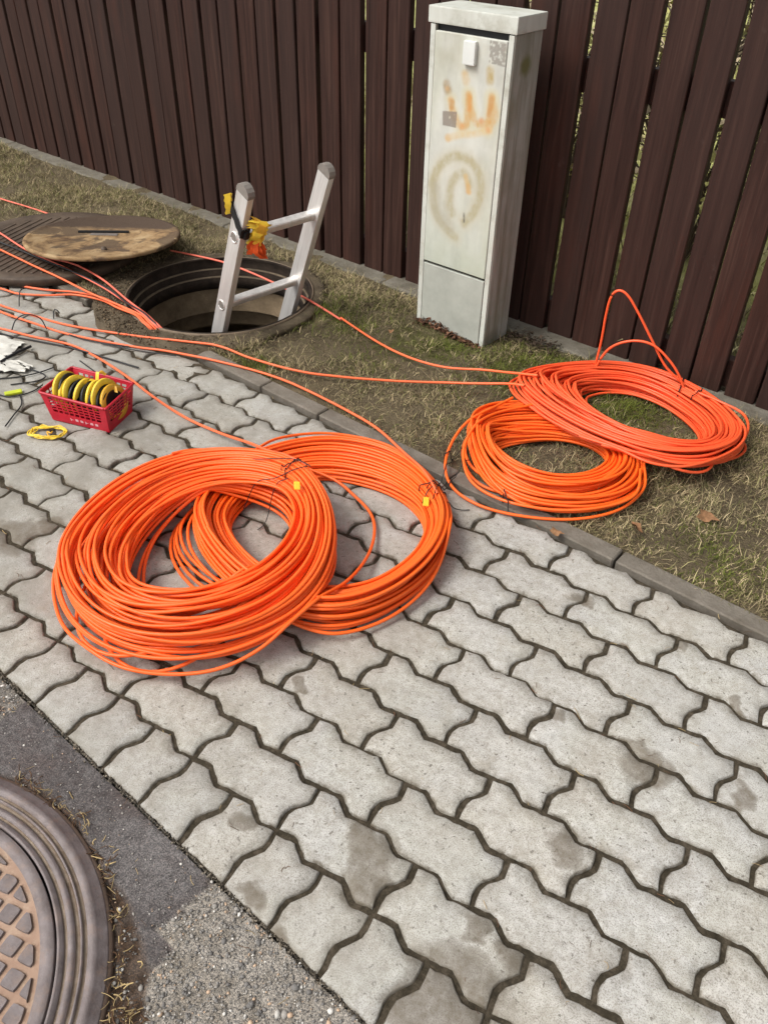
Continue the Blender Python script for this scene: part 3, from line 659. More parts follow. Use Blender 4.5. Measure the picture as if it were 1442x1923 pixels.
    LP = mat_plain('panel_paint', (.44, .455, .40), .5, .4, .13, 7); link('lower_panel', box(dx1 - dx0, .014, .250, ((dx0 + dx1) / 2 - ox, .0025, .125), .0012), LP, t)
build_cabinet()

# ------------------------------------------------------------------ ladder standing in the shaft
def build_ladder():
    X0 = np.array([-.996, 1.274, .409]); rd = np.array([.108, .994, 0.]); rd /= np.linalg.norm(rd); up = np.array([.392, -.042, .919]); up -= rd * (up @ rd); up /= np.linalg.norm(up); n = np.cross(rd, up)
    s = .340; sp = .311
    t = empty('ladder'); t.matrix_world = Matrix(((n[0], rd[0], up[0], X0[0]), (n[1], rd[1], up[1], X0[1]), (n[2], rd[2], up[2], X0[2]), (0, 0, 0, 1)))
    tag(t, 'aluminium ladder sticking out of the open shaft, leaning towards the verge', 'ladder')
    top, bot = .175, -1.75
    for y, sgn in ((-.0, -1), (s, 1)):
        # hollow rail: C-shaped rounded box
        r_ = link('rail', box(.062, .026, top - bot, (0, y, (top + bot) / 2), .004, 2), ALU, t)
        bm = bmesh.new(); 
        prof = [(-.032, 0), (-.032, .012), (-.026, .024), (-.014, .032), (0, .035), (.014, .032), (.026, .024), (.032, .012), (.032, 0)]
        lo = [bm.verts.new((a_, y - .014, top - .004 + b_)) for a_, b_ in prof]; hi = [bm.verts.new((a_, y + .014, top - .004 + b_)) for a_, b_ in prof]
        bm.faces.new(lo); bm.faces.new(hi[::-1])
        for k in range(len(prof)): bm.faces.new((lo[k], hi[k], hi[(k + 1) % len(prof)], lo[(k + 1) % len(prof)]))
        bmesh.ops.recalc_face_normals(bm, faces=bm.faces[:]); me = bpy.data.meshes.new('cap'); bm.to_mesh(me); bm.free()
        c = link('end_cap', me, GREYCAP, r_)
        for k in range(2):
            z = -k * sp
            # flared rung end with dark bore on the outer face
            rg = tubes('flare', [np.array([[.017 * math.cos(q), y + sgn * .0135, z + .019 * math.sin(q)] for q in np.linspace(0, 2 * math.pi, 20, endpoint=False)])], .003, 6, True)
            link('rung_flare', rg, ALU, r_)
            link('rung_bore', box(.024, .002, .028, (0, y + sgn * .0136, z), .0008), GREYCAP, r_)
    for k in range(0, 6):
        z = -k * sp
        # ribbed rung, flattened top
        a = np.linspace(0, 2 * np.pi, 14, endpoint=False); rx = .017 * np.sign(np.cos(a)) * np.abs(np.cos(a)) ** .6; rz = .016 * np.sign(np.sin(a)) * np.abs(np.sin(a)) ** .6
        ys = [.0125, s - .0125]; V = np.concatenate([np.c_[rx, np.full(14, y_), z + rz] for y_ in ys]); i = np.arange(14); j = (i + 1) % 14
        link('rung', mesh('rung', V, [(p, q, 14 + q, 14 + p) for p, q in zip(i, j)], False), ALU, t)
    # barrier strap tied round the left rail (its own thing)
    Lm = t.matrix_world
    g = empty('warning_ribbon'); g.matrix_world = Lm @ Matrix.Translation((0, 0, .075)); tag(g, 'yellow and orange warning ribbon bound with black strap to the left ladder rail', 'ribbon')
    def ribbon(name, pts, wd, mat, off, th=.002):
        S = spline(np.array(pts, float), 6); n_ = len(S); V = []
        for q in range(n_):
            ww = wd * (1 + .18 * math.sin(q * 1.7)); o2 = np.array(off) * ww
            V += [S[q] - o2, S[q] + o2, S[q] + o2 + [0, -th, th], S[q] - o2 + [0, -th, th]]
        F = []
        for q in range(n_ - 1):
            for e in range(4): F.append((q * 4 + e, q * 4 + (e + 1) % 4, q * 4 + 4 + (e + 1) % 4, q * 4 + 4 + e))
        F += [(0, 1, 2, 3), tuple(reversed([(n_ - 1) * 4 + e for e in range(4)]))]
        return link(name, mesh(name, V, F), mat, g)
    # coordinates: x across rail width (n), y along rung, z up the rail
    ribbon('strap', [(.036, -.018, -.035), (.02, -.0175, -.022), (-.02, -.0175, .010), (-.036, -.016, .022), (-.038, .01, .02), (-.01, .019, 0), (.036, .018, -.03), (.037, 0, -.036), (.036, -.018, -.035)], .016, BLACK, (0, 0, 1))
    link('knot', box(.018, .022, .028, (.036, .004, -.042), .006, 2), BLACK, g)
    sgx = 1 if n @ CR > 0 else -1
    R_ = np.random.default_rng(4)
    for k in range(9):      # crumpled yellow tails bunched beside the rail
        y0_, x0_ = .020 + .006 * k % .03, .038 + .004 * (k % 4); j_ = R_.normal(0, .005, (5, 3))
        pts = np.array([(x0_ * sgx, .018, .020 - .004 * k), ((x0_ + .014) * sgx, .030 + .002 * k, .030 - .003 * k), ((x0_ + .022) * sgx, .036, .004), ((x0_ + .016) * sgx, .034, -.035), ((x0_ + .010) * sgx, .034, -.070)]) + j_
        ribbon('ribbon_tail', pts, .013 + .003 * (k % 3), YEL if k % 3 else YELD, (.6, .75, .1 * (k % 3 - 1)))
    for k in range(3):
        ribbon('ribbon_tail', np.array([(-.034 * sgx, -.019, .000), (-.044 * sgx, -.024, .030), (-.056 * sgx, -.022, .058)]) + R_.normal(0, .002, (3, 3)), .013, YEL, (.5, .5, .5))
    for k in range(16):
        a_ = k * .7; q_ = R_.normal(0, .005, (3, 3))
        ribbon('tassel', np.array([(.056 * sgx, .036, -.066), ((.058 + .020 * math.cos(a_)) * sgx, .040 + .018 * math.sin(a_), -.086), ((.060 + .026 * math.cos(a_)) * sgx, .044 + .024 * math.sin(a_), -.106 - .012 * math.sin(k * 2.1))]) + q_, .009, ORG, (.6, .6, .3))
build_ladder()

# ------------------------------------------------------------------ orange cable: height field draping
CRAD = .0043; CS = .002
GX0, GY0 = -3.4, -.2; GW, GH = int(4.6 / CS), int(2.6 / CS)
HM = np.full((GW, GH), -1., np.float32)
dk = 2 * CRAD * .97; kk = int(dk / CS) + 1
_kx, _ky = np.meshgrid(np.arange(-kk, kk + 1), np.arange(-kk, kk + 1), indexing='ij'); _rho2 = (_kx ** 2 + _ky ** 2) * CS ** 2
_msk = _rho2 < dk * dk; _kx, _ky, _kh = _kx[_msk], _ky[_msk], .62 * np.sqrt(dk * dk - _rho2[_msk])
def base_h(x, y): return np.where(y > 1.16, .013 + CRAD + .6 * (fbm(x, y, 7) - .5) * .03, np.where(y > 1.09, .008 + CRAD, CRAD + .0005)) + np.where(np.hypot(x - MH[0], y - MH[1]) < .51, .006, 0)
def idx(P): return np.clip(((P[:, 0] - GX0) / CS).astype(int), kk, GW - kk - 1), np.clip(((P[:, 1] - GY0) / CS).astype(int), kk, GH - kk - 1)
def stamp(P):
    i, j = idx(P)
    np.maximum.at(HM, (i[:, None] + _kx, j[:, None] + _ky), (P[:, 2][:, None] + _kh).astype(np.float32))
def drape(XY, it=0):
    """XY at ~2 mm spacing: rests on whatever lies below, bridging hollows like a stiff duct"""
    P = np.c_[XY, np.zeros(len(XY))]; i, j = idx(P); zr = np.maximum(base_h(XY[:, 0], XY[:, 1]), HM[i, j]); z = zr.copy()
    for s in (60, 60, 45, 45, 30, 30, 20, 20, 12, 12, 6, 6):
        s = min(s, len(z) // 3)
        zz = np.pad(z, s, mode='edge'); m = (zz[:-2 * s] + zz[2 * s:]) * .5
        z = np.maximum(zr, .25 * z + .75 * m) if s > 12 else np.maximum(zr, (z + 2 * m) / 3)
    # stiff cable presses what lies below: take the worst kinks out again
    w = np.hanning(71); w /= w.sum(); zs = np.convolve(np.pad(z, 35, mode='edge'), w, 'valid'); z = .25 * z + .75 * zs
    P[:, 2] = np.maximum(z, base_h(XY[:, 0], XY[:, 1])); return P
def smooth_z(P, s):
    w = np.hanning(2 * s + 1); w /= w.sum(); z = np.convolve(np.pad(P[:, 2], s, mode='edge'), w, 'valid'); P = P.copy(); P[:, 2] = z; return P
def periodic(C, s):
    n = len(C); s = np.mod(s, n); k = np.floor(s).astype(int); t = (s - k)[:, None]
    a, b, c, d = C[(k - 1) % n], C[k % n], C[(k + 1) % n], C[(k + 2) % n]
    return .5 * (2 * b + (c - a) * t + (2 * a - 5 * b + 4 * c - d) * t ** 2 + (3 * b - a - 3 * c + d) * t ** 3)
def coil(inner, outer, zi, zo, N, seed, wob=.16, tmin=.02, tmax=.98, bumps=(), extra=None, tie=None, tdist=None):
    R_ = np.random.default_rng(seed); n = len(inner)
    zi = np.broadcast_to(zi, (n,)); zo = np.broadcast_to(zo, (n,))
    I = np.array([G(*p, z)[:2] for p, z in zip(inner, zi)]); O = np.array([G(*p, z)[:2] for p, z in zip(outer, zo)])
    def soften(C):
        Q = periodic(C, np.arange(n * 8) / 8.); q = np.arange(-9, 10); w = np.exp(-(q / 4.5) ** 2); w /= w.sum()
        return sum(w[k] * np.roll(Q, q[k], 0) for k in range(len(q)))
    I8, O8 = soften(I), soften(O)
    tb = (np.arange(N) + .5) / N; tb = tb[np.argsort(tb + R_.normal(0, .33, N))]        # mostly strewn, loosely ordered
    if tdist: tb = tdist(tb)
    tb = tmin + (tmax - tmin) * tb
    nc = 5; ctrl = np.repeat(tb, nc) + R_.normal(0, wob, N * nc) * .55
    ctrl = np.convolve(np.pad(ctrl, 2, mode='edge'), [.1, .23, .34, .23, .1], 'valid')
    ctrl = np.clip(ctrl, 0.0, 1.0)
    cc = np.repeat(R_.normal(0, 1, N * 2), 1)
    out = []; step = 900
    for k in range(N):
        th = np.linspace(0, 1, step, endpoint=False); s = th * n
        u = (k + th) * nc; t = np.interp(u, np.arange(N * nc), ctrl)
        w_ = np.hanning(181); 
        for (kk_, pos, wid, amp) in bumps:
            if abs(kk_ - k) <= 1:
                dd = np.abs((k - kk_) * n + s - pos); g = np.exp(-(dd / wid) ** 2); t = t * (1 - g) + (1 + amp) * g
        if tie is not None:
            dd = np.abs((s - tie + n / 2) % n - n / 2); w = np.exp(-(dd / 1.3) ** 2) * .45; t = t * (1 - w) + .5 * w
        A = periodic(I8, s * 8); B = periodic(O8, s * 8); P = A + (B - A) * t[:, None]
        if out: # blend start of the turn with the end of the last one
            pass
        out.append(P)
    XY = np.concatenate(out)
    w_ = np.hanning(61); w_ /= w_.sum()
    XY = np.stack([np.convolve(np.pad(XY[:, q], 30, mode='edge'), w_, 'valid') for q in (0, 1)], 1)
    res = []
    for k in range(N):
        P = drape(XY[k * step:(k + 1) * step]); res.append(P); stamp(P)
    P = np.concatenate(res)
    if extra is not None: pass
    return smooth_z(P, 9)
def runpath(pts, z=.01, closed=False, lift=None):
    W_ = np.array([G(*(p[:2]), (p[2] if len(p) > 2 else z)) for p in pts]); S = spline(W_, 14, closed)
    if closed: S = np.r_[S, S[:1]]
    return S
def lay(pts, z=.01, closed=False, it=0):
    S = resample(runpath(pts, z, closed)[:, :2], CS); P = drape(S, it); stamp(P); return smooth_z(P, 9)

B_out = [(356, 1020), (372, 955), (420, 895), (490, 858), (560, 835), (630, 827), (700, 838), (770, 868), (822, 925), (845, 985), (838, 1050), (800, 1110), (730, 1162), (640, 1197), (540, 1190), (430, 1120)]
B_in = [(438, 1000), (445, 965), (470, 935), (510, 910), (560, 894), (610, 890), (660, 897), (710, 912), (755, 935), (788, 965), (797, 1000), (780, 1040), (740, 1072), (690, 1095), (600, 1103), (500, 1075)]
A_out = [(99, 1098), (111, 1045), (160, 980), (242, 916), (333, 882), (424, 868), (515, 880), (575, 916), (618, 973), (635, 1035), (622, 1115), (570, 1190), (470, 1252), (340, 1272), (215, 1252), (125, 1185)]
A_in = [(266, 1085), (270, 1045), (290, 1005), (335, 967), (390, 942), (440, 932), (490, 932), (530, 945), (548, 975), (549, 1005), (532, 1038), (492, 1076), (430, 1110), (356, 1125), (305, 1122), (274, 1108)]
C_out = [(873, 825), (885, 785), (930, 762), (1000, 757), (1080, 775), (1160, 820), (1212, 880), (1205, 930), (1150, 965), (1050, 973), (960, 957), (895, 905)]
C_in = [(932, 840), (945, 832), (975, 825), (1020, 819), (1065, 820), (1110, 830), (1137, 850), (1130, 870), (1095, 885), (1045, 888), (990, 876), (950, 857)]
D_out = [(942, 730), (975, 706), (1050, 692), (1150, 688), (1240, 704), (1315, 742), (1372, 785), (1397, 835), (1375, 878), (1300, 900), (1190, 874), (1040, 800)]
D_in = [(1105, 738), (1115, 726), (1140, 719), (1185, 722), (1235, 738), (1280, 765), (1310, 795), (1318, 822), (1290, 838), (1235, 829), (1175, 804), (1122, 770)]

def things_coils():
    specs = []
    # rear coil on the pavers
    PB = coil(B_in, B_out, .03, .012, 46, 1, wob=.13, bumps=[(5, 15.7, 1.7, .62), (9, 15.8, 1.6, .50), (14, 15.9, 1.6, .42), (18, 16.0, 1.5, .30), (24, 15.7, 1.5, .16), (11, 3.6, 1.5, .12)])
    zA_o = [.012, .012, .012, .02, .03, .05, .06, .06, .055, .05, .04, .03, .012, .012, .012, .012]
    zA_i = [.04, .045, .05, .05, .055, .06, .065, .065, .06, .055, .055, .05, .045, .04, .04, .04]
    Bx = [lay([(478, 862, .03), (520, 832, .02), (590, 816), (660, 818), (735, 838), (800, 885, .02), (838, 950, .02), (842, 1020, .02), (812, 1095, .02), (740, 1155, .02), (640, 1192, .02), (560, 1185, .02), (500, 1150, .03), (450, 1110, .03)], .015)]
    PA = coil(A_in, A_out, zA_i, zA_o, 62, 2, wob=.22, bumps=[(7, 13.5, 1.5, .06), (30, 14.3, 1.2, .05)])
    Ax = [lay([(330, 892, .03), (395, 870, .04), (470, 862, .05), (547, 863, .06), (623, 892, .04), (664, 924, .03), (696, 965), (703, 1003), (690, 1053), (655, 1112), (606, 1160, .02), (560, 1201), (492, 1246), (401, 1274), (287, 1274), (202, 1252), (140, 1205), (108, 1150), (100, 1080), (125, 1015), (180, 955, .02), (250, 912, .02), (320, 890, .03), (400, 872, .04)], .015)]
    PC = coil(C_in, C_out, .045, .02, 44, 3, wob=.12, bumps=[(3, 11.5, 1.1, .22), (8, 11.6, 1.0, .12)])
    Cx = [lay([(960, 765, .04), (905, 800, .03), (858, 832), (836, 872), (848, 912), (900, 945), (985, 966), (1080, 974), (1160, 962), (1205, 930, .02), (1205, 885, .03)], .02), lay([(1000, 770, .05), (930, 800, .03), (885, 838, .02), (868, 870), (885, 915), (950, 950), (1040, 968), (1130, 965, .02), (1190, 940, .03), (1200, 890, .04)], .02)]
    zD_o = [.055, .04, .03, .02, .02, .02, .02, .02, .02, .025, .055, .07]; zD_i = [.07, .065, .06, .055, .055, .055, .055, .055, .055, .06, .07, .075]
    PD = coil(D_in, D_out, zD_i, zD_o, 48, 4, wob=.10, bumps=[(4, 7.2, .9, .10), (12, 9, 1., .12)])
    Dx = [lay([(1126, 850, .06), (1190, 882, .03), (1260, 903), (1320, 898), (1372, 872), (1396, 830), (1388, 795, .03), (1350, 765, .05), (1300, 740, .06)], .02), lay([(1085, 832, .06), (1160, 872, .04), (1215, 898, .03), (1275, 909), (1330, 895), (1375, 870, .02), (1392, 830, .04), (1370, 790, .05)], .02)]
    def mk(label, P, extra, mat, nm='cable_coil'):
        c = P[:, :2].mean(0); t = tag(empty(nm, (float(c[0]), float(c[1]), 0)), label, 'cable coil', 'orange duct cable coils')
        off = np.array([c[0], c[1], 0])
        Q = P[::9] - off; link('winding', tubes('winding', [Q], CRAD, 8), mat, t)
        for e in extra: link('loose_turn', tubes('loose_turn', [e[::7] - off], CRAD, 8), mat, t)
        return t, off
    tB = mk('orange cable coil on the pavers lying partly under the front coil', PB, Bx, CAB_B)
    tA = mk('large front orange cable coil on the pavers, fanned out to the left', PA, Ax, CAB_A)
    tC = mk('bright orange coil on the kerb edge, partly under the coral coil', PC, Cx, CAB_B)
    # standing loops behind the last coil, tied to it
    def stand(pts, a, b):
        p0 = G(*a, .06); p1 = G(*b, .06); d = p1 - p0; nn = np.cross(d, [0, 0, 1.]); nn /= np.linalg.norm(nn)
        W_ = np.array([GP(*p, p0, nn) for p in pts]); W_[:, 2] = np.maximum(W_[:, 2], .02); return resample(spline(W_, 12), .006)
    s1 = stand([(1112, 700), (1118, 684), (1129, 640), (1138, 590), (1148, 556), (1163, 545), (1180, 556), (1200, 590), (1225, 640), (1250, 688), (1285, 722)], (1118, 690), (1278, 728))
    s2 = stand([(1114, 704), (1124, 680), (1142, 656), (1168, 643), (1200, 640), (1230, 650), (1258, 678), (1275, 705), (1284, 730)], (1124, 694), (1282, 732))
    tD = mk('coral orange coil nearest the fence with two loops standing up', PD, Dx, CAB_D)
    for s in (s1, s2): link('standing_loop', tubes('standing_loop', [s - tD[1]], CRAD, 8), CAB_D, tD[0])
    # inner stray turns in the last coil
    def tie(t, pa, pb, za, zb, wv=.0016, tails=()):
        a = G(*pa, 0)[:2]; b = G(*pb, 0)[:2]
        a, b = G(*pa, za)[:2], G(*pb, zb)[:2]; S = np.linspace(0, 1, 16)[:, None] * (b - a) + a
        P = np.c_[S, np.zeros(16)]; i, j = idx(P); z = np.maximum(HM[i, j], .006); z = np.maximum(z, np.convolve(np.pad(z, 2, mode='edge'), np.ones(5) / 5, 'valid')); P[:, 2] = z + .003
        P = np.r_[[[*P[0, :2], .004]], P, [[*P[-1, :2], .004]]]
        paths = [spline(P, 4) - t[1]]
        link('cable_tie', tubes('cable_tie', paths, wv, 6), BLACK, t[0])
        for tl in tails:
            S = resample(spline(np.array([G(*q) for q in tl]), 8), .006); i, j = idx(S); zz = np.maximum(HM[i, j] + .003, .003); zz = np.maximum(zz, np.convolve(np.pad(zz, 3, mode='edge'), np.ones(7) / 7, 'valid')); zz = np.convolve(np.pad(zz, 6, mode='edge'), np.hanning(15)[1:-1] / np.hanning(15).sum(), 'valid'); S[:, 2] = zz + .002
            link('tie_tail', tubes('tie_tail', [S - t[1]], .0013, 6), BLACK, t[0])
    tie(tA, (540, 955), (592, 900), .02, .02, tails=[[(585, 917, .075), (560, 903, .082), (520, 896, .085), (478, 893, .078)], [(580, 922, .075), (540, 922, .082), (490, 928, .07), (455, 936, .06)], [(543, 940, .06), (520, 962, .02), (500, 976, .02), (484, 992, .01)]])
    tie(tA, (533, 948), (600, 925), .02, .02)
    tie(tB, (793, 962), (848, 905), .02, .02, tails=[[(800, 928, .06), (825, 895, .05), (848, 855, .03), (872, 835, .03)], [(812, 950, .06), (832, 905, .04), (880, 880, .01)], [(838, 962, .03), (855, 960, .006), (882, 957, .006)]])
    tie(tB, (786, 940), (838, 935), .02, .02)
    tie(tC, (944, 938), (953, 962), .02, .01); tie(tC, (833, 870), (850, 862), .01, .01)
    tie(tD, (1283, 715), (1272, 745), .02, .05, .0022); tie(tD, (1292, 768), (1312, 752), .03, .03)
    def label(t, p, z, sx, sy, ang):
        o = link('yellow_tag', box(sx, sy, .004, (0, 0, 0), .0012), YEL, t[0]); q = G(*p, z); o.location = tuple(q - t[1]); o.rotation_euler = (.15, -.1, ang)
    hA = float(HM[idx(np.array([[*G(556, 915, .06)[:2], 0]]))][0]); hB = float(HM[idx(np.array([[*G(800, 940, .05)[:2], 0]]))][0])
    label(tA, (558, 912), hA + .008, .030, .016, 2.4); label(tB, (800, 942), hB + .007, .034, .016, 2.2)
things_coils()

# ------------------------------------------------------------------ loose cable runs
def run(pts, label, mat=CAB_R, z=.008, rad=CRAD):
    P = lay(pts, z); c = P.mean(0); o = link('loose_cable', tubes('loose_cable', [P[::8] - [c[0], c[1], 0]], rad, 8), mat); o.location = (c[0], c[1], 0)
    return tag(o, label, 'cable')
run([(-60, 545), (0, 571), (60, 590), (130, 610), (250, 632), (400, 655), (470, 678), (560, 702), (640, 712), (730, 720), (840, 731), (940, 746, .02), (985, 752, .05)], 'orange cable run passing the shaft and ending at the left of the coral coil')
run([(-60, 552), (0, 583), (60, 604), (130, 626), (250, 650), (330, 663), (420, 683), (500, 706), (570, 735), (650, 775), (710, 815), (760, 862, .03), (800, 905, .05), (822, 950, .05)], 'orange cable run crossing the kerb down to the tie of the rear coil')
run([(-60, 606), (0, 615), (60, 630), (130, 645), (180, 668), (235, 703), (290, 745), (350, 785), (410, 818), (470, 848, .02), (510, 872, .05), (545, 900, .06), (580, 925, .05)], 'orange cable passing behind the red basket to the front coil')
run([(640, 600), (700, 640), (760, 672), (830, 698), (900, 714), (950, 722, .03), (1010, 735, .06)], 'orange cable crossing the grass from the shaft to the coral coil')
def free(pts3, label, mat=CAB_R, rad=CRAD, rs=.012, name='loose_cable', cat='cable'):
    P = resample(spline(np.array(pts3, float), 14), rs); c = P.mean(0); o = link(name, tubes(name, [P - c], rad, 8), mat); o.location = tuple(c); return tag(o, label, cat)
free([G(-60, 350, .015), G(0, 372, .015), G(65, 392, .015), G(130, 415, .014), G(190, 432, .02)], 'orange cable on the grass ending at the back of the rusty cover', CAB_P)
free([G(320, 470, .02), G(360, 478, .02), G(420, 492, .03), G(480, 515, .025), G(540, 543, .02), G(578, 562, .028), G(610, 581, .016), G(640, 600, .016)], 'orange cable stretched across the open shaft behind the ladder', CAB_P)
def dive(pts, zs, label, dx, mat=CAB_R, rad=CRAD):
    """down over the collar, across the seating ring and into the shaft"""
    W_ = [G(*p, z) for p, z in zip(pts, zs)]
    e = [G(*p, z) + np.array([dx[0], dx[1], dx[2]]) for p, z in (((262, 592), .030), ((276, 605), .029), ((288, 616), .018))]
    l = e[-1]; e += [l + np.array([.035, .015, -.05]), l + np.array([.05, .02, -.2]), l + np.array([.06, .03, -.6])]
    free(W_ + e, label, mat, rad)
dive([(-60, 440), (0, 468), (60, 497), (110, 520), (170, 550), (222, 572)], [.055, .055, .058, .05, .04, .032], 'orange cable over the ribbed cover into the shaft, lowest of the pair there', (0, .006, 0))
dive([(-60, 400), (0, 437), (45, 466), (90, 488), (130, 506), (190, 537), (232, 564)], [.055, .055, .058, .055, .05, .042, .034], 'pinkish cable crossing the ribbed cover beside the rusty plate', (.009, .012, .003), CAB_P)
dive([(88, 486), (115, 489), (150, 500), (195, 526), (238, 562)], [.05, .05, .05, .045, .036], 'orange cable emerging from under the rusty cover towards the shaft', (.016, .020, .003), CAB_P)
dive([(-60, 480), (0, 514), (30, 533), (80, 543), (140, 548), (190, 558), (224, 574)], [.012, .012, .012, .012, .014, .022, .028], 'orange cable along the paver edge below the ribbed cover', (-.007, -.004, .0))
dive([(-60, 530), (0, 541), (35, 551), (90, 554), (140, 553), (190, 563), (222, 578)], [.012, .012, .012, .012, .014, .022, .028], 'orange cable lying on the pavers just below its neighbour', (-.014, -.010, .002))
dive([(-40, 440), (20, 462), (80, 487), (150, 515), (205, 543), (238, 568)], [.05, .055, .055, .05, .045, .036], 'thin black cable among the orange ones entering the shaft', (.004, .016, .008), BLACK, .0038)

# black offcuts and wires on the pavers at the left
def wire(pts, label, rad=.0022, z=.006): free([G(*(p[:2]), (p[2] if len(p) > 2 else z)) for p in pts], label, BLACK, rad, .01, 'black_wire', 'wire')
wire([(-30, 612), (10, 628), (70, 640), (130, 652), (200, 672), (260, 690)], 'thin black cable under the orange cable above the red basket', .003)
wire([(130, 628), (170, 640), (240, 650), (300, 655)], 'black wire lying along the pavers between two orange cables')
wire([(190, 645), (260, 658), (330, 668)], 'straight black wire offcut right of the wire loop')
wire([(22, 620), (30, 600, .03), (50, 590, .06), (75, 597, .045), (88, 618, .006)], 'small black wire loop standing on the pavers near the left edge')
wire([(36, 575, .005), (36, 560, .03), (38, 545, .05), (46, 541, .052)], 'short black wire hook sticking up near the left edge')
wire([(101, 598, .004), (101, 582, .03), (106, 581, .035), (112, 588, .02)], 'tiny black wire hook beside the orange cable pair')
wire([(-20, 712), (30, 708), (70, 700), (100, 690)], 'black wire left of the basket beside the white plastic')
wire([(-20, 735), (20, 745), (60, 735), (80, 722)], 'black wire behind the lime green tape piece')
wire([(10, 800), (25, 780), (40, 760), (38, 742)], 'black wire running down from the lime green tape')
wire([(150, 677), (165, 688), (180, 699)], 'short dark wire just behind the basket rim')
wire([(0, 700), (30, 690), (60, 694), (85, 705), (70, 715), (20, 722)], 'tangled black wire at the left edge beside white plastic')

# ------------------------------------------------------------------ basket with tape reels
def build_basket():
    rim = np.array([[-1.112, .517], [-.876, .593], [-.942, .744], [-1.174, .674]]); bot = np.array([[-1.076, .520], [-.880, .594], [-.930, .714], [-1.125, .645]]); H = .088
    c = bot.mean(0); t = tag(empty('basket', (*c, 0)), 'small red plastic basket full of yellow and black tape reels', 'basket')
    R = np.c_[rim - c, np.full(4, H)]; B = np.c_[bot - c, np.full(4, .002)]
    def pt(k, u, v): # side k, along u, height v
        a = R[k] * v + B[k] * (1 - v); b = R[(k + 1) % 4] * v + B[(k + 1) % 4] * (1 - v); return a + (b - a) * u
    def slab(q, th):  # quad -> thin solid
        q = np.array(q); n = np.cross(q[1] - q[0], q[3] - q[0]); n /= np.linalg.norm(n); return np.r_[q + n * th / 2, q - n * th / 2], [(0, 1, 2, 3), (7, 6, 5, 4), (0, 4, 5, 1), (1, 5, 6, 2), (2, 6, 7, 3), (3, 7, 4, 0)]
    def addq(L, q, th=.003):
        V, F = slab(q, th); o = sum(len(a) for a, _ in L); L.append((V, [tuple(i + o for i in f) for f in F]))
    for k in range(4):
        L = []; nb = 9 if k % 2 == 0 else 6
        addq(L, [pt(k, 0, 0), pt(k, 1, 0), pt(k, 1, .34), pt(k, 0, .34)]); addq(L, [pt(k, 0, .90), pt(k, 1, .90), pt(k, 1, 1), pt(k, 0, 1)])
        addq(L, [pt(k, 0, .34), pt(k, .10, .34), pt(k, .10, .9), pt(k, 0, .9)]); addq(L, [pt(k, .90, .34), pt(k, 1, .34), pt(k, 1, .9), pt(k, .90, .9)])
        for v in (.44, .55, .66, .77): addq(L, [pt(k, .1, v), pt(k, .9, v), pt(k, .9, v + .04), pt(k, .1, v + .04)], .0025)
        for u in np.linspace(.1, .9, nb + 1)[1:-1]: addq(L, [pt(k, u - .012, .34), pt(k, u + .012, .34), pt(k, u + .012, .9), pt(k, u - .012, .9)], .0022)
        link('lattice_side', mesh('side', np.concatenate([a for a, _ in L]), [f for _, b in L for f in b]), RED, t)
    L = []; addq(L, [B[0], B[1], B[2], B[3]], .004); link('base', mesh('base', L[0][0], L[0][1]), RED, t)
    S = []
    for k in range(4):
        p, q, r_ = R[k - 1], R[k], R[(k + 1) % 4]; S += [q + (p - q) * .10, q + (p - q) * .025 + (r_ - q) * .02, q + (r_ - q) * .08]
    P = resample(spline(np.array(S), 6, True), .005); P = np.r_[P]; P[:, :2] *= 1.02
    link('rim', tubes('rim', [P], .0045, 8, True), RED, t)
    # unreadable pale lettering on the front
    for k, u in enumerate(np.linspace(.36, .78, 6)):
        L = []; q = [pt(0, u, .14), pt(0, u + .05, .14), pt(0, u + .05, .14 + .10), pt(0, u, .24)]; n = np.cross(q[1] - q[0], q[3] - q[0]); n /= np.linalg.norm(n); n = n * (1 if n[1] < 0 else -1)
        q = [a + n * .0022 for a in q]; w = .28
        if k % 3 == 0: addq(L, [q[0], q[0] + (q[1] - q[0]) * w, q[3] + (q[2] - q[3]) * w, q[3]], .001); addq(L, [q[0] + (q[3] - q[0]) * .4, q[1] + (q[2] - q[1]) * .4, q[1] + (q[2] - q[1]) * .6, q[0] + (q[3] - q[0]) * .6], .001)
        else: addq(L, [q[0] + (q[3] - q[0]) * .15, q[1] + (q[2] - q[1]) * .15, q[2], q[3]], .001)
        link('faded_print', mesh('print', np.concatenate([a for a, _ in L]), [f for _, b in L for f in b]), PINK, t)
    # reels: discs standing on edge, faces roughly across the long side
    e1 = (rim[1] - rim[0]) / np.linalg.norm(rim[1] - rim[0]); e2 = np.array([-e1[1], e1[0]]); ang = math.atan2(e1[1], e1[0])
    th = .0078; rr = .055
    full = [(rr * .25, -th / 2), (rr * .96, -th / 2), (rr, -th / 2 + .001), (rr, th / 2 - .001), (rr * .96, th / 2), (rr * .25, th / 2), (rr * .25, -th / 2)]
    flan = tubes('x', [np.array([[rr * math.cos(q), rr * math.sin(q), s * th / 2] for q in np.linspace(0, 6.283, 28, endpoint=False)]) for s in (-1, 1)], .0015, 5, True)
    cap_me = lathe([(rr * .7, -th * .52), (rr * 1.03, -th * .52), (rr * 1.03, th * .52), (rr * .7, th * .52)], 28, smooth=False)
    core_me = lathe(full, 28, smooth=False)
    desc = ['leftmost yellow-rimmed reel standing highest in the red basket', 'black reel behind the first yellow rim in the basket', 'pale yellow reel third from the left in the basket', 'black reel between yellow rims in the basket', 'yellow reel with the broadest visible rim near the basket front', 'dark reel leaning in the middle of the basket', 'yellow reel tilted at the middle of the basket', 'black ribbed reel right of the tilted yellow one', 'dark reel in the right half of the basket', 'bright yellow reel near the right end of the basket', 'black reel second from the right end of the basket', 'black reel with orange edge at the right end of the basket']
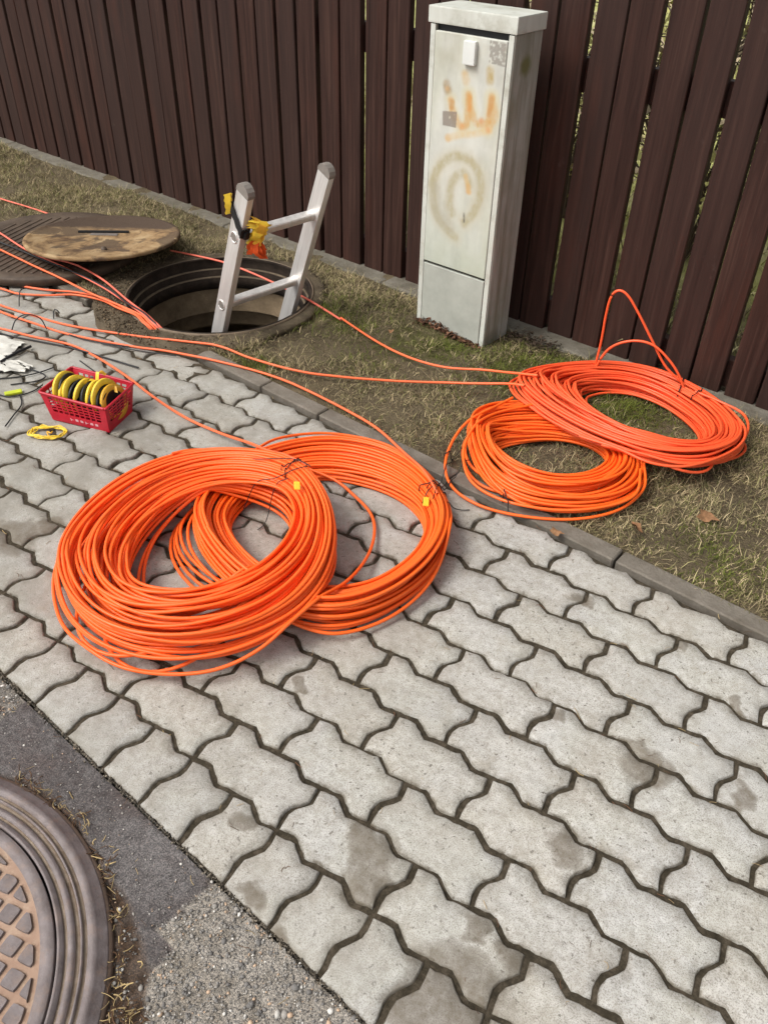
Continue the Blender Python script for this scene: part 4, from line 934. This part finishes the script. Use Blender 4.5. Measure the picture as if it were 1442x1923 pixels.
    desc = desc[:8] + ['dark reel left of the second cluster of yellow rims', 'yellow reel with narrow rim right of the basket middle', 'black reel sunk low behind the basket front edge', 'dark reel touching the bright yellow one'] + desc[8:]
    desc.insert(4, 'pale yellow narrow reel fourth among the left cluster'); desc.insert(8, 'dark tilted reel just left of the upright tape end')
    yl = [1, 0, 1, 0, 1, 0, 0, 1, 0, 0, 0, 1, 0, 0, 1, 0, 0, 2]
    for k in range(18):
        u = -.090 + .0106 * k; p = c + e1 * u + e2 * (.004 * math.sin(k * 2.3)) + e2 * .004
        g = tag(empty('tape_reel'), desc[k], 'tape reel', 'tape reels in the red basket')
        z = .064 + .007 * math.sin(k * 1.9) + (.012 if k in (0, 14) else 0)
        g.matrix_world = Matrix.Translation((p[0], p[1], z)) @ Matrix.Rotation(ang + .12 * math.sin(k * 1.3), 4, 'Z') @ Matrix.Rotation(math.pi / 2 + .16 * math.sin(k * 2.9) - .12, 4, 'Y')
        link('core', core_me, None, g); 
        if not core_me.materials: core_me.materials.append(BLACK)
        link('tread', tubes('tread', [np.array([[rr * (.97 + .02 * (q % 2)) * math.cos(q * math.pi / 30), rr * (.97 + .02 * (q % 2)) * math.sin(q * math.pi / 30), s * th * .22] for q in range(60)]) for s in (-1, 1)], .0014, 4, True), BLACK, g)
        if yl[k]: link('rim_band', cap_me.copy(), YEL if yl[k] == 1 else YELD, g)
build_basket()
def tape_strips():
    R_ = np.random.default_rng(77); c = np.array([-1.015, .632]); e1 = np.array([.952, .307]); e2 = np.array([-.307, .952])
    lab = ['narrow orange strip of tape curling over the right of the basket', 'upright yellow tape end standing above the basket middle', 'bent yellow tape end behind the upright one in the basket', 'pale strip tucked along the front left of the basket', 'yellow tape tongue lying over the dark reels']
    for k, (u, v, du, dv, h, m_) in enumerate([(.075, .03, .03, -.03, .112, YELD), (.022, .015, -.004, .03, .135, YEL), (.0, .04, .03, .012, .13, YELD), (-.07, -.03, .02, -.004, .105, RAG), (-.005, -.01, .03, .02, .122, YEL)]):
        p = c + e1 * u + e2 * v; q = c + e1 * (u + du) + e2 * (v + dv); S = spline(np.array([[*p, h - .03], [*((p + q) / 2), h], [*q, h - .012]]), 5); n = len(S); w = np.array([*(e2 if abs(du) > abs(dv) else e1), 0]) * .006; V = []
        for a in S: V += [a - w, a + w, a + w + [0, 0, .0012], a - w + [0, 0, .0012]]
        V = np.array(V); F = [(i * 4 + e, i * 4 + (e + 1) % 4, i * 4 + 4 + (e + 1) % 4, i * 4 + 4 + e) for i in range(n - 1) for e in range(4)] + [(0, 3, 2, 1), tuple((n - 1) * 4 + e for e in range(4))]
        o = link('tape_strip', mesh('tape_strip', V - [*p, h], F), m_); o.location = (p[0], p[1], h); tag(o, lab[k], 'tape')
tape_strips()
def yellow_band():
    R_ = np.random.default_rng(8); c = G(92, 815, 0); paths = []
    for k in range(7):
        a = np.linspace(0, 2 * np.pi, 12, endpoint=False); q = R_.normal(0, .004, 12); w = .052 + .003 * R_.normal() + q; h = .030 + q
        P = np.c_[c[0] + w * np.cos(a) * .77 - h * np.sin(a) * .64, c[1] + w * np.cos(a) * .64 + h * np.sin(a) * .77, .004 + .009 * R_.random(12)]
        paths.append(spline(P, 5, True) - [c[0], c[1], 0])
    P = np.array([[.01, .008, .01], [.02, -.002, .014], [.0, -.004, .01], [.03, -.016, .008], [.012, -.018, .008]]) ; paths2 = [spline(P, 6)]
    o = link('yellow_cord', tubes('cord', paths, .0019, 6, True), YEL); o.location = (c[0], c[1], 0); tag(o, 'small ring of tangled yellow cord lying in front of the basket', 'cord')
    link('inner_twist', tubes('twist', paths2, .0022, 6), YELD, o)
yellow_band()
def small_left():
    def sheet(cs, name, label, cat, mat, h, sd):
        R_ = np.random.default_rng(sd); Q = np.array([G(*p, .004) for p in cs]); n = 14; u = np.linspace(0, 1, n); U, Vv = np.meshgrid(u, u)
        P = (Q[0] * (1 - U[..., None]) + Q[1] * U[..., None]) * (1 - Vv[..., None]) + (Q[3] * (1 - U[..., None]) + Q[2] * U[..., None]) * Vv[..., None]
        P[..., 0] += R_.normal(0, .004, P.shape[:2]); P[..., 1] += R_.normal(0, .004, P.shape[:2]); P[..., 2] += np.abs(fbm(U * 2 + sd, Vv * 2, 3, 3) - .5) * h * 2.5 + .002
        i, j = np.meshgrid(np.arange(n - 1), np.arange(n - 1), indexing='ij'); a = (i * n + j).ravel(); F = np.c_[a, a + 1, a + n + 1, a + n]; c = P.reshape(-1, 3).mean(0); Vt = P.reshape(-1, 3) - c
        Vb = Vt - [0, 0, .0012]; F2 = F[:, ::-1] + len(Vt); o = link(name, npmesh(name, np.r_[Vt, Vb], np.r_[F, F2], True), mat); o.location = tuple(c); return tag(o, label, cat)
    sheet([(-50, 700), (48, 700), (62, 690), (-50, 655)], 'plastic_scrap', 'crumpled off-white plastic sheet left of the red basket', 'plastic sheet', RAG, .02, 1)
    sheet([(-50, 668), (15, 672), (45, 645), (-50, 618)], 'plastic_scrap', 'flatter off-white plastic sheet behind the crumpled one at the left edge', 'plastic sheet', RAG, .012, 2)
    a, b = G(0, 680, .01), G(58, 650, .01); free([a, (a + b) / 2 + [0, 0, .004], b], 'black rod lying along the edge of the white plastic', BLACK, .005, .02, 'black_rod', 'rod')
    o = link('tape_piece', box(.055, .022, .008, (0, 0, 0), .003, 2), mat_plain('lime_plastic', (.55, .62, .03), .5)); o.location = tuple(G(25, 737, .008)); o.rotation_euler = (0, 0, 1.15); tag(o, 'small lime green plastic tape piece on the pavers left of the basket', 'tape piece')
small_left()

# ------------------------------------------------------------------ verge grass, moss, litter
def blades(name, N, xr, yr, seed, Lm, wd, dens, pal, lean=1.15, label='', z0=None):
    R_ = np.random.default_rng(seed); x = R_.uniform(*xr, N); y = R_.uniform(*yr, N)
    keep = R_.random(N) < dens(x, y); x, y = x[keep], y[keep]; n = len(x)
    cl = fbm(x, y, 28, 3); az = cl * 14 + R_.normal(0, 1.3, n); L = Lm * R_.lognormal(0, .4, n); le = np.clip(R_.normal(lean, .28, n), .1, 1.5)
    d = np.c_[np.cos(az), np.sin(az)]; s = np.c_[-d[:, 1], d[:, 0]]; w = wd * R_.uniform(.6, 1.4, n)
    zb = (gz(x, y) if z0 is None else np.full(n, z0)) - .003
    b0 = np.c_[x, y, zb]; m = b0 + np.c_[d * (L * .5 * np.sin(le * .75))[:, None], L * .5 * np.cos(le * .75)]
    az2 = az + R_.normal(0, .5, n); d2 = np.c_[np.cos(az2), np.sin(az2)]
    tp = m + np.c_[d2 * (L * .5 * np.sin(le * 1.15))[:, None], L * .5 * np.cos(np.clip(le * 1.15, 0, 1.62))]
    s3 = np.c_[s, np.zeros(n)] * (w / 2)[:, None]
    V = np.stack([b0 - s3, b0 + s3, m - s3 * .8, m + s3 * .8, tp], 1).reshape(-1, 3)
    o = np.arange(n)[:, None] * 5; F = np.concatenate([o + [0, 1, 3], o + [0, 3, 2], o + [2, 3, 4]])
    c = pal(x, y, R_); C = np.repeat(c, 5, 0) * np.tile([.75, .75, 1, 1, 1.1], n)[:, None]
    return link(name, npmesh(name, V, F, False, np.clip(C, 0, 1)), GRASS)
bare = [(*G(700, 760)[:2], .16), (*G(560, 640)[:2], .2), (*G(740, 790)[:2], .1), (*G(1250, 1010)[:2], .10), (*G(620, 660)[:2], .15), (*G(480, 470)[:2], .2), (*G(1290, 1060)[:2], .08), (*G(1020, 645)[:2], .12)]
def dens(x, y):
    d = np.clip(.38 + (fbm(x, y, 5, 3) - .42) * 3.2, .10, 1)
    for bx, by, r_ in bare: d = d * (1 - .86 * np.exp(-((x - bx) ** 2 + (y - by) ** 2) / (r_ * .8) ** 2))
    h = np.hypot(x - MH[0], y - MH[1]); an = np.cos(np.arctan2(y - MH[1], x - MH[0]) - .8); d = d * np.clip((h - .385) / np.where(an > -.2, .09, .15), 0, 1) ** 1.2
    d = np.where((x > -.68) & (x < -.33) & (y > 1.85) & (y < 2.02), 0, d)
    d = np.where(y > 2.0, d * .55, d); d = np.where(y < 1.158, d * .22, d); d = np.where(np.hypot(x + 2.3, y - 1.30) < .41, 0, d)
    return d
def pal(x, y, R_):
    n = len(x); straw = np.array([.45, .36, .205]); brown = np.array([.17, .125, .072]); green = np.array([.115, .135, .022]); ol = np.array([.24, .215, .095])
    u = R_.random(n)[:, None]; c = np.where(u < .40, straw, np.where(u < .68, brown, ol))
    g = np.zeros(n)
    for q, r_ in (((1010, 705), .26), ((860, 660), .16), ((1180, 770), .20), ((700, 650), .16), ((470, 690), .08), ((640, 600), .2), ((1350, 1060), .12)):
        p = G(*q); g = np.maximum(g, np.exp(-((x - p[0]) ** 2 + (y - p[1]) ** 2) / r_ ** 2))
    g = np.clip(g * .95 + .10 * (x < -1.9) + .03, 0, .9); m_ = R_.random(n) < g * (.35 + fbm(x, y, 12, 2))
    c = np.where(m_[:, None], green, c); return c * R_.uniform(.5, 1.35, (n, 1)) * (.62 + .76 * fbm(x, y, 16, 3))[:, None]
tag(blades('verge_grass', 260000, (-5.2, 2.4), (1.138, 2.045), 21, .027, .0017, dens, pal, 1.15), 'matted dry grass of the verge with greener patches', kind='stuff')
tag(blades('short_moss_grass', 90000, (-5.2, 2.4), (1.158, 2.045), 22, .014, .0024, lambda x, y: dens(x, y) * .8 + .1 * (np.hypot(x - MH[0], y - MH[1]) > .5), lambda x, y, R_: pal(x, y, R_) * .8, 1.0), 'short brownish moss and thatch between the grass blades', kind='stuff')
def dens2(x, y): return np.clip((fbm(x, y, 1.6, 3) - .30) * 2.6, .1, 1)
def pal2(x, y, R_):
    n = len(x); u = fbm(x, y, 2.5, 3)[:, None] + R_.normal(0, .12, (n, 1)); c = np.where(u < .45, np.array([.34, .27, .17]), np.where(u < .56, np.array([.60, .54, .28]), np.array([.44, .45, .15]))); return c * R_.uniform(.6, 1.3, (n, 1))
tag(blades('field_grass', 42000, (-3.5, 2.6), (2.25, 6.5), 23, .10, .007, dens2, pal2, .7, z0=0.0), 'taller yellow-green grass growing behind the fence', kind='stuff')

def build_litter():
    # straw and twigs in the soil pocket round the road cover, in the joints and on the pavers
    R_ = np.random.default_rng(31); paths, cols = [], []
    VV, FF, CC, o = [], [], [], 0
    def twig(x, y, z, L, rad, col, flat=.15, curve=.3):
        nonlocal o
        az = R_.uniform(0, 6.28); n = 4; t = np.linspace(0, 1, n); a = az + curve * R_.normal() * t; P = np.c_[x + np.cumsum(np.cos(a)) * L / n, y + np.cumsum(np.sin(a)) * L / n, z + rad + flat * L * R_.uniform(-.2, 1) * t]
        P[:, 2] = np.maximum(P[:, 2], z + rad); V, F = tube_data(P, rad, 4); VV.append(V); FF.append(F + o); CC.append(np.tile(np.array(col) * R_.uniform(.6, 1.3), (len(V), 1))); o += len(V)
    straw, brn = (.42, .31, .15), (.10, .055, .03)
    for k in range(2400):
        th = R_.uniform(-.75, 1.9); rr = IR + abs(R_.normal(0, .012)) + .006 + (.045 * R_.random() if th < .75 else 0); x, y = IC + rr * np.array([math.cos(th), math.sin(th)])
        if y > -.145: continue
        if th > .75 and R_.random() < .80: continue
        twig(x, y, -.014 + .010 * R_.random(), R_.uniform(.006, .034), R_.uniform(.0004, .0012), straw if R_.random() < .36 else brn, .25, 1.2)
    for k in range(330):
        x, y = R_.uniform(-1.6, 1.9), R_.uniform(-.12, 1.08); dark = R_.random() < .6
        twig(x, y, .001, R_.uniform(.008, .028), R_.uniform(.0003, .0006), (.13, .07, .04) if dark else (.36, .26, .14), .04, 1.)
    for k in range(240):
        row = R_.integers(0, 10); x = R_.uniform(-1.5, 1.9); y = row * .12 + float(zig(x)) + R_.normal(0, .004); twig(x, y, -.003, R_.uniform(.012, .04), R_.uniform(.0004, .0008), (.16, .08, .045) if R_.random() < .7 else straw, .1, 1.)
    for k in range(160):
        twig(R_.uniform(-.4, 1.1), R_.uniform(-.9, -.14), -.004, R_.uniform(.008, .03), R_.uniform(.0003, .0006), straw if R_.random() < .4 else brn, .1, 1.)
    V = np.concatenate(VV); d = np.hypot(V[:, 0] - IC[0], V[:, 1] - IC[1])
    tag(link('straw_litter', npmesh('straw', V, np.concatenate(FF), False, np.concatenate(CC)), mat_attr('dry_straw', .8, .2)), 'bits of straw and pine needles on the pavers and round the road cover', kind='stuff')
    VV, FF, CC, o = [], [], [], 0
    for k in range(1500):
        x = R_.uniform(-.5, 1.1); y = -.1375 - abs(R_.normal(0, .004)) + .003; s_ = R_.uniform(.0008, .0034); q = R_.normal(0, 1, (4, 3)) * [s_, s_, s_ * .6] + [x, y, -.004]; VV.append(q); FF.append(np.array([[0, 1, 2], [0, 2, 3], [0, 3, 1], [1, 3, 2]]) + o); o += 4; CC.append(np.tile(np.array([.13, .11, .085]) * R_.uniform(.3, 2.), (4, 1)))
    tag(link('edge_grit', npmesh('grit', np.concatenate(VV), np.concatenate(FF), False, np.concatenate(CC)), mat_attr('grit', .85, .15)), 'sand and grit gathered where the pavers meet the asphalt', kind='stuff')
    # dry leaves
    LF = mat_plain('dry_leaf', (.34, .18, .09), .8, .2, .25, 120)
    def leaf(p, s, a, label, zz=.018):
        n = 12; th = np.linspace(0, 2 * np.pi, n, endpoint=False); r_ = s * (1 + .25 * np.cos(5 * th) + .12 * R_.normal(size=n)) * (1 - .3 * np.abs(np.sin(th)))
        V = [(0, 0, .003)] + [(r_[k] * math.cos(th[k]), r_[k] * math.sin(th[k]) * .7, .006 * math.cos(2 * th[k] + a) + .004) for k in range(n)]; V2 = [(x, y, z - .0008) for x, y, z in V]
        F = [(0, 1 + k, 1 + (k + 1) % n) for k in range(n)]; F2 = [tuple(n + 1 + i for i in f[::-1]) for f in F]
        o_ = link('dry_leaf', mesh('dry_leaf', V + V2, F + F2, True), LF); o_.location = tuple(G(*p, zz)); o_.rotation_euler = (R_.normal(0, .25), R_.normal(0, .25), a); tag(o_, label, 'leaf', 'fallen leaves on the verge')
    leaf((1326, 970), .030, .5, 'curled tan dead leaf on the grass right of the coils', .028); leaf((1195, 990), .024, 2.4, 'brown dead leaf on the grass below the bright coil', .024)
    leaf((1045, 1000), .020, .2, 'pale dead leaf caught on the kerb', .016); leaf((735, 622), .012, 1.2, 'tiny pale leaf on the grass beside the cabinet', .02)
    # brown leaf litter heaped at the foot of the cabinet
    VV, FF, CC = [], [], []; o2 = 0
    for k in range(420):
        x = R_.uniform(-.66, -.36); y = 1.85 - abs(R_.normal(0, .012)); z = .0 + .035 * math.exp(-((x + .58) / .09) ** 2) * R_.random() + .012 * R_.random()
        s = R_.uniform(.003, .008); q = R_.normal(0, 1, (4, 3)) * [s, s, s * .6] + [x, y, z]; VV.append(q); FF.append(np.array([[0, 1, 2], [0, 2, 3]]) + o2); o2 += 4; CC.append(np.tile(np.array([.15, .075, .045]) * R_.uniform(.4, 1.5), (4, 1)))
    for k in range(260):
        x = R_.uniform(-.33, -.12); y = 2.0 + R_.normal(0, .03); z = .01 + .015 * R_.random(); s = R_.uniform(.003, .008); q = R_.normal(0, 1, (4, 3)) * [s, s, s * .5] + [x, y, z]; VV.append(q); FF.append(np.array([[0, 1, 2], [0, 2, 3]]) + o2); o2 += 4; CC.append(np.tile(np.array([.07, .05, .035]) * R_.uniform(.4, 1.5), (4, 1)))
    tag(link('leaf_litter', npmesh('litter', np.concatenate(VV), np.concatenate(FF), False, np.concatenate(CC)), mat_attr('leaf_mould', .85, .15)), 'crumbled brown leaf mould at the foot of the cabinet', kind='stuff')
build_litter()

# ------------------------------------------------------------------ tangled shrubs beyond the fence (seen through the gaps)
def shrub(cx, cy, H, seed, label):
    R_ = np.random.default_rng(seed); t = tag(empty('shrub', (cx, cy, 0)), label, 'shrub', 'shrubs behind the fence'); paths = []
    tips = []
    for k in range(26):
        az = R_.uniform(0, 6.28); sp = R_.uniform(.1, .7); h = H * R_.uniform(.5, 1)
        P = np.array([[.06 * math.cos(az), .06 * math.sin(az), 0], [sp * .4 * math.cos(az), sp * .4 * math.sin(az), h * .45], [sp * .8 * math.cos(az + .2), sp * .8 * math.sin(az + .2), h * .8], [sp * 1.1 * math.cos(az + .4), sp * 1.1 * math.sin(az + .4), h]])
        S = spline(P, 5); paths.append((S, .006))
        for q in range(7):
            b = S[R_.integers(4, len(S))]; a2 = R_.uniform(0, 6.28); L_ = R_.uniform(.1, .35); e = b + np.array([math.cos(a2) * L_, math.sin(a2) * L_, R_.uniform(-.05, .2)]); paths.append((np.array([b, (b + e) / 2 + R_.normal(0, .02, 3), e]), .0025)); tips += [b, (b + e) / 2, e]
    VV, FF, o = [], [], 0
    for S, rd in paths: V, F = tube_data(S, rd, 5); VV.append(V); FF.append(F + o); o += len(V)
    link('branches', npmesh('branches', np.concatenate(VV), np.concatenate(FF), True), IRON_D, t)
    tips = np.array(tips); V = []; F = []; C = []
    for k in range(2600):
        p = tips[R_.integers(len(tips))] + R_.normal(0, .05, 3); p[2] = max(.02, p[2]); q = R_.normal(0, .014, (3, 3)) + p; V += list(q); F.append((3 * k, 3 * k + 1, 3 * k + 2)); c = np.array([.48, .46, .17]) if R_.random() < .5 else np.array([.55, .45, .30]); C += [c * R_.uniform(.6, 1.3)] * 3
    link('leaves', npmesh('leaves', np.array(V), np.array(F), False, np.array(C)), GRASS, t)
shrub(-.9, 3.3, 1.2, 1, 'tangled yellow-green shrub glimpsed behind the fence left of the cabinet'); shrub(-.2, 3.1, 1.3, 2, 'tangled twiggy shrub glimpsed through the fence gaps right of the cabinet'); shrub(.5, 3.5, 1.1, 3, 'pale twiggy shrub glimpsed through the rightmost fence gaps')
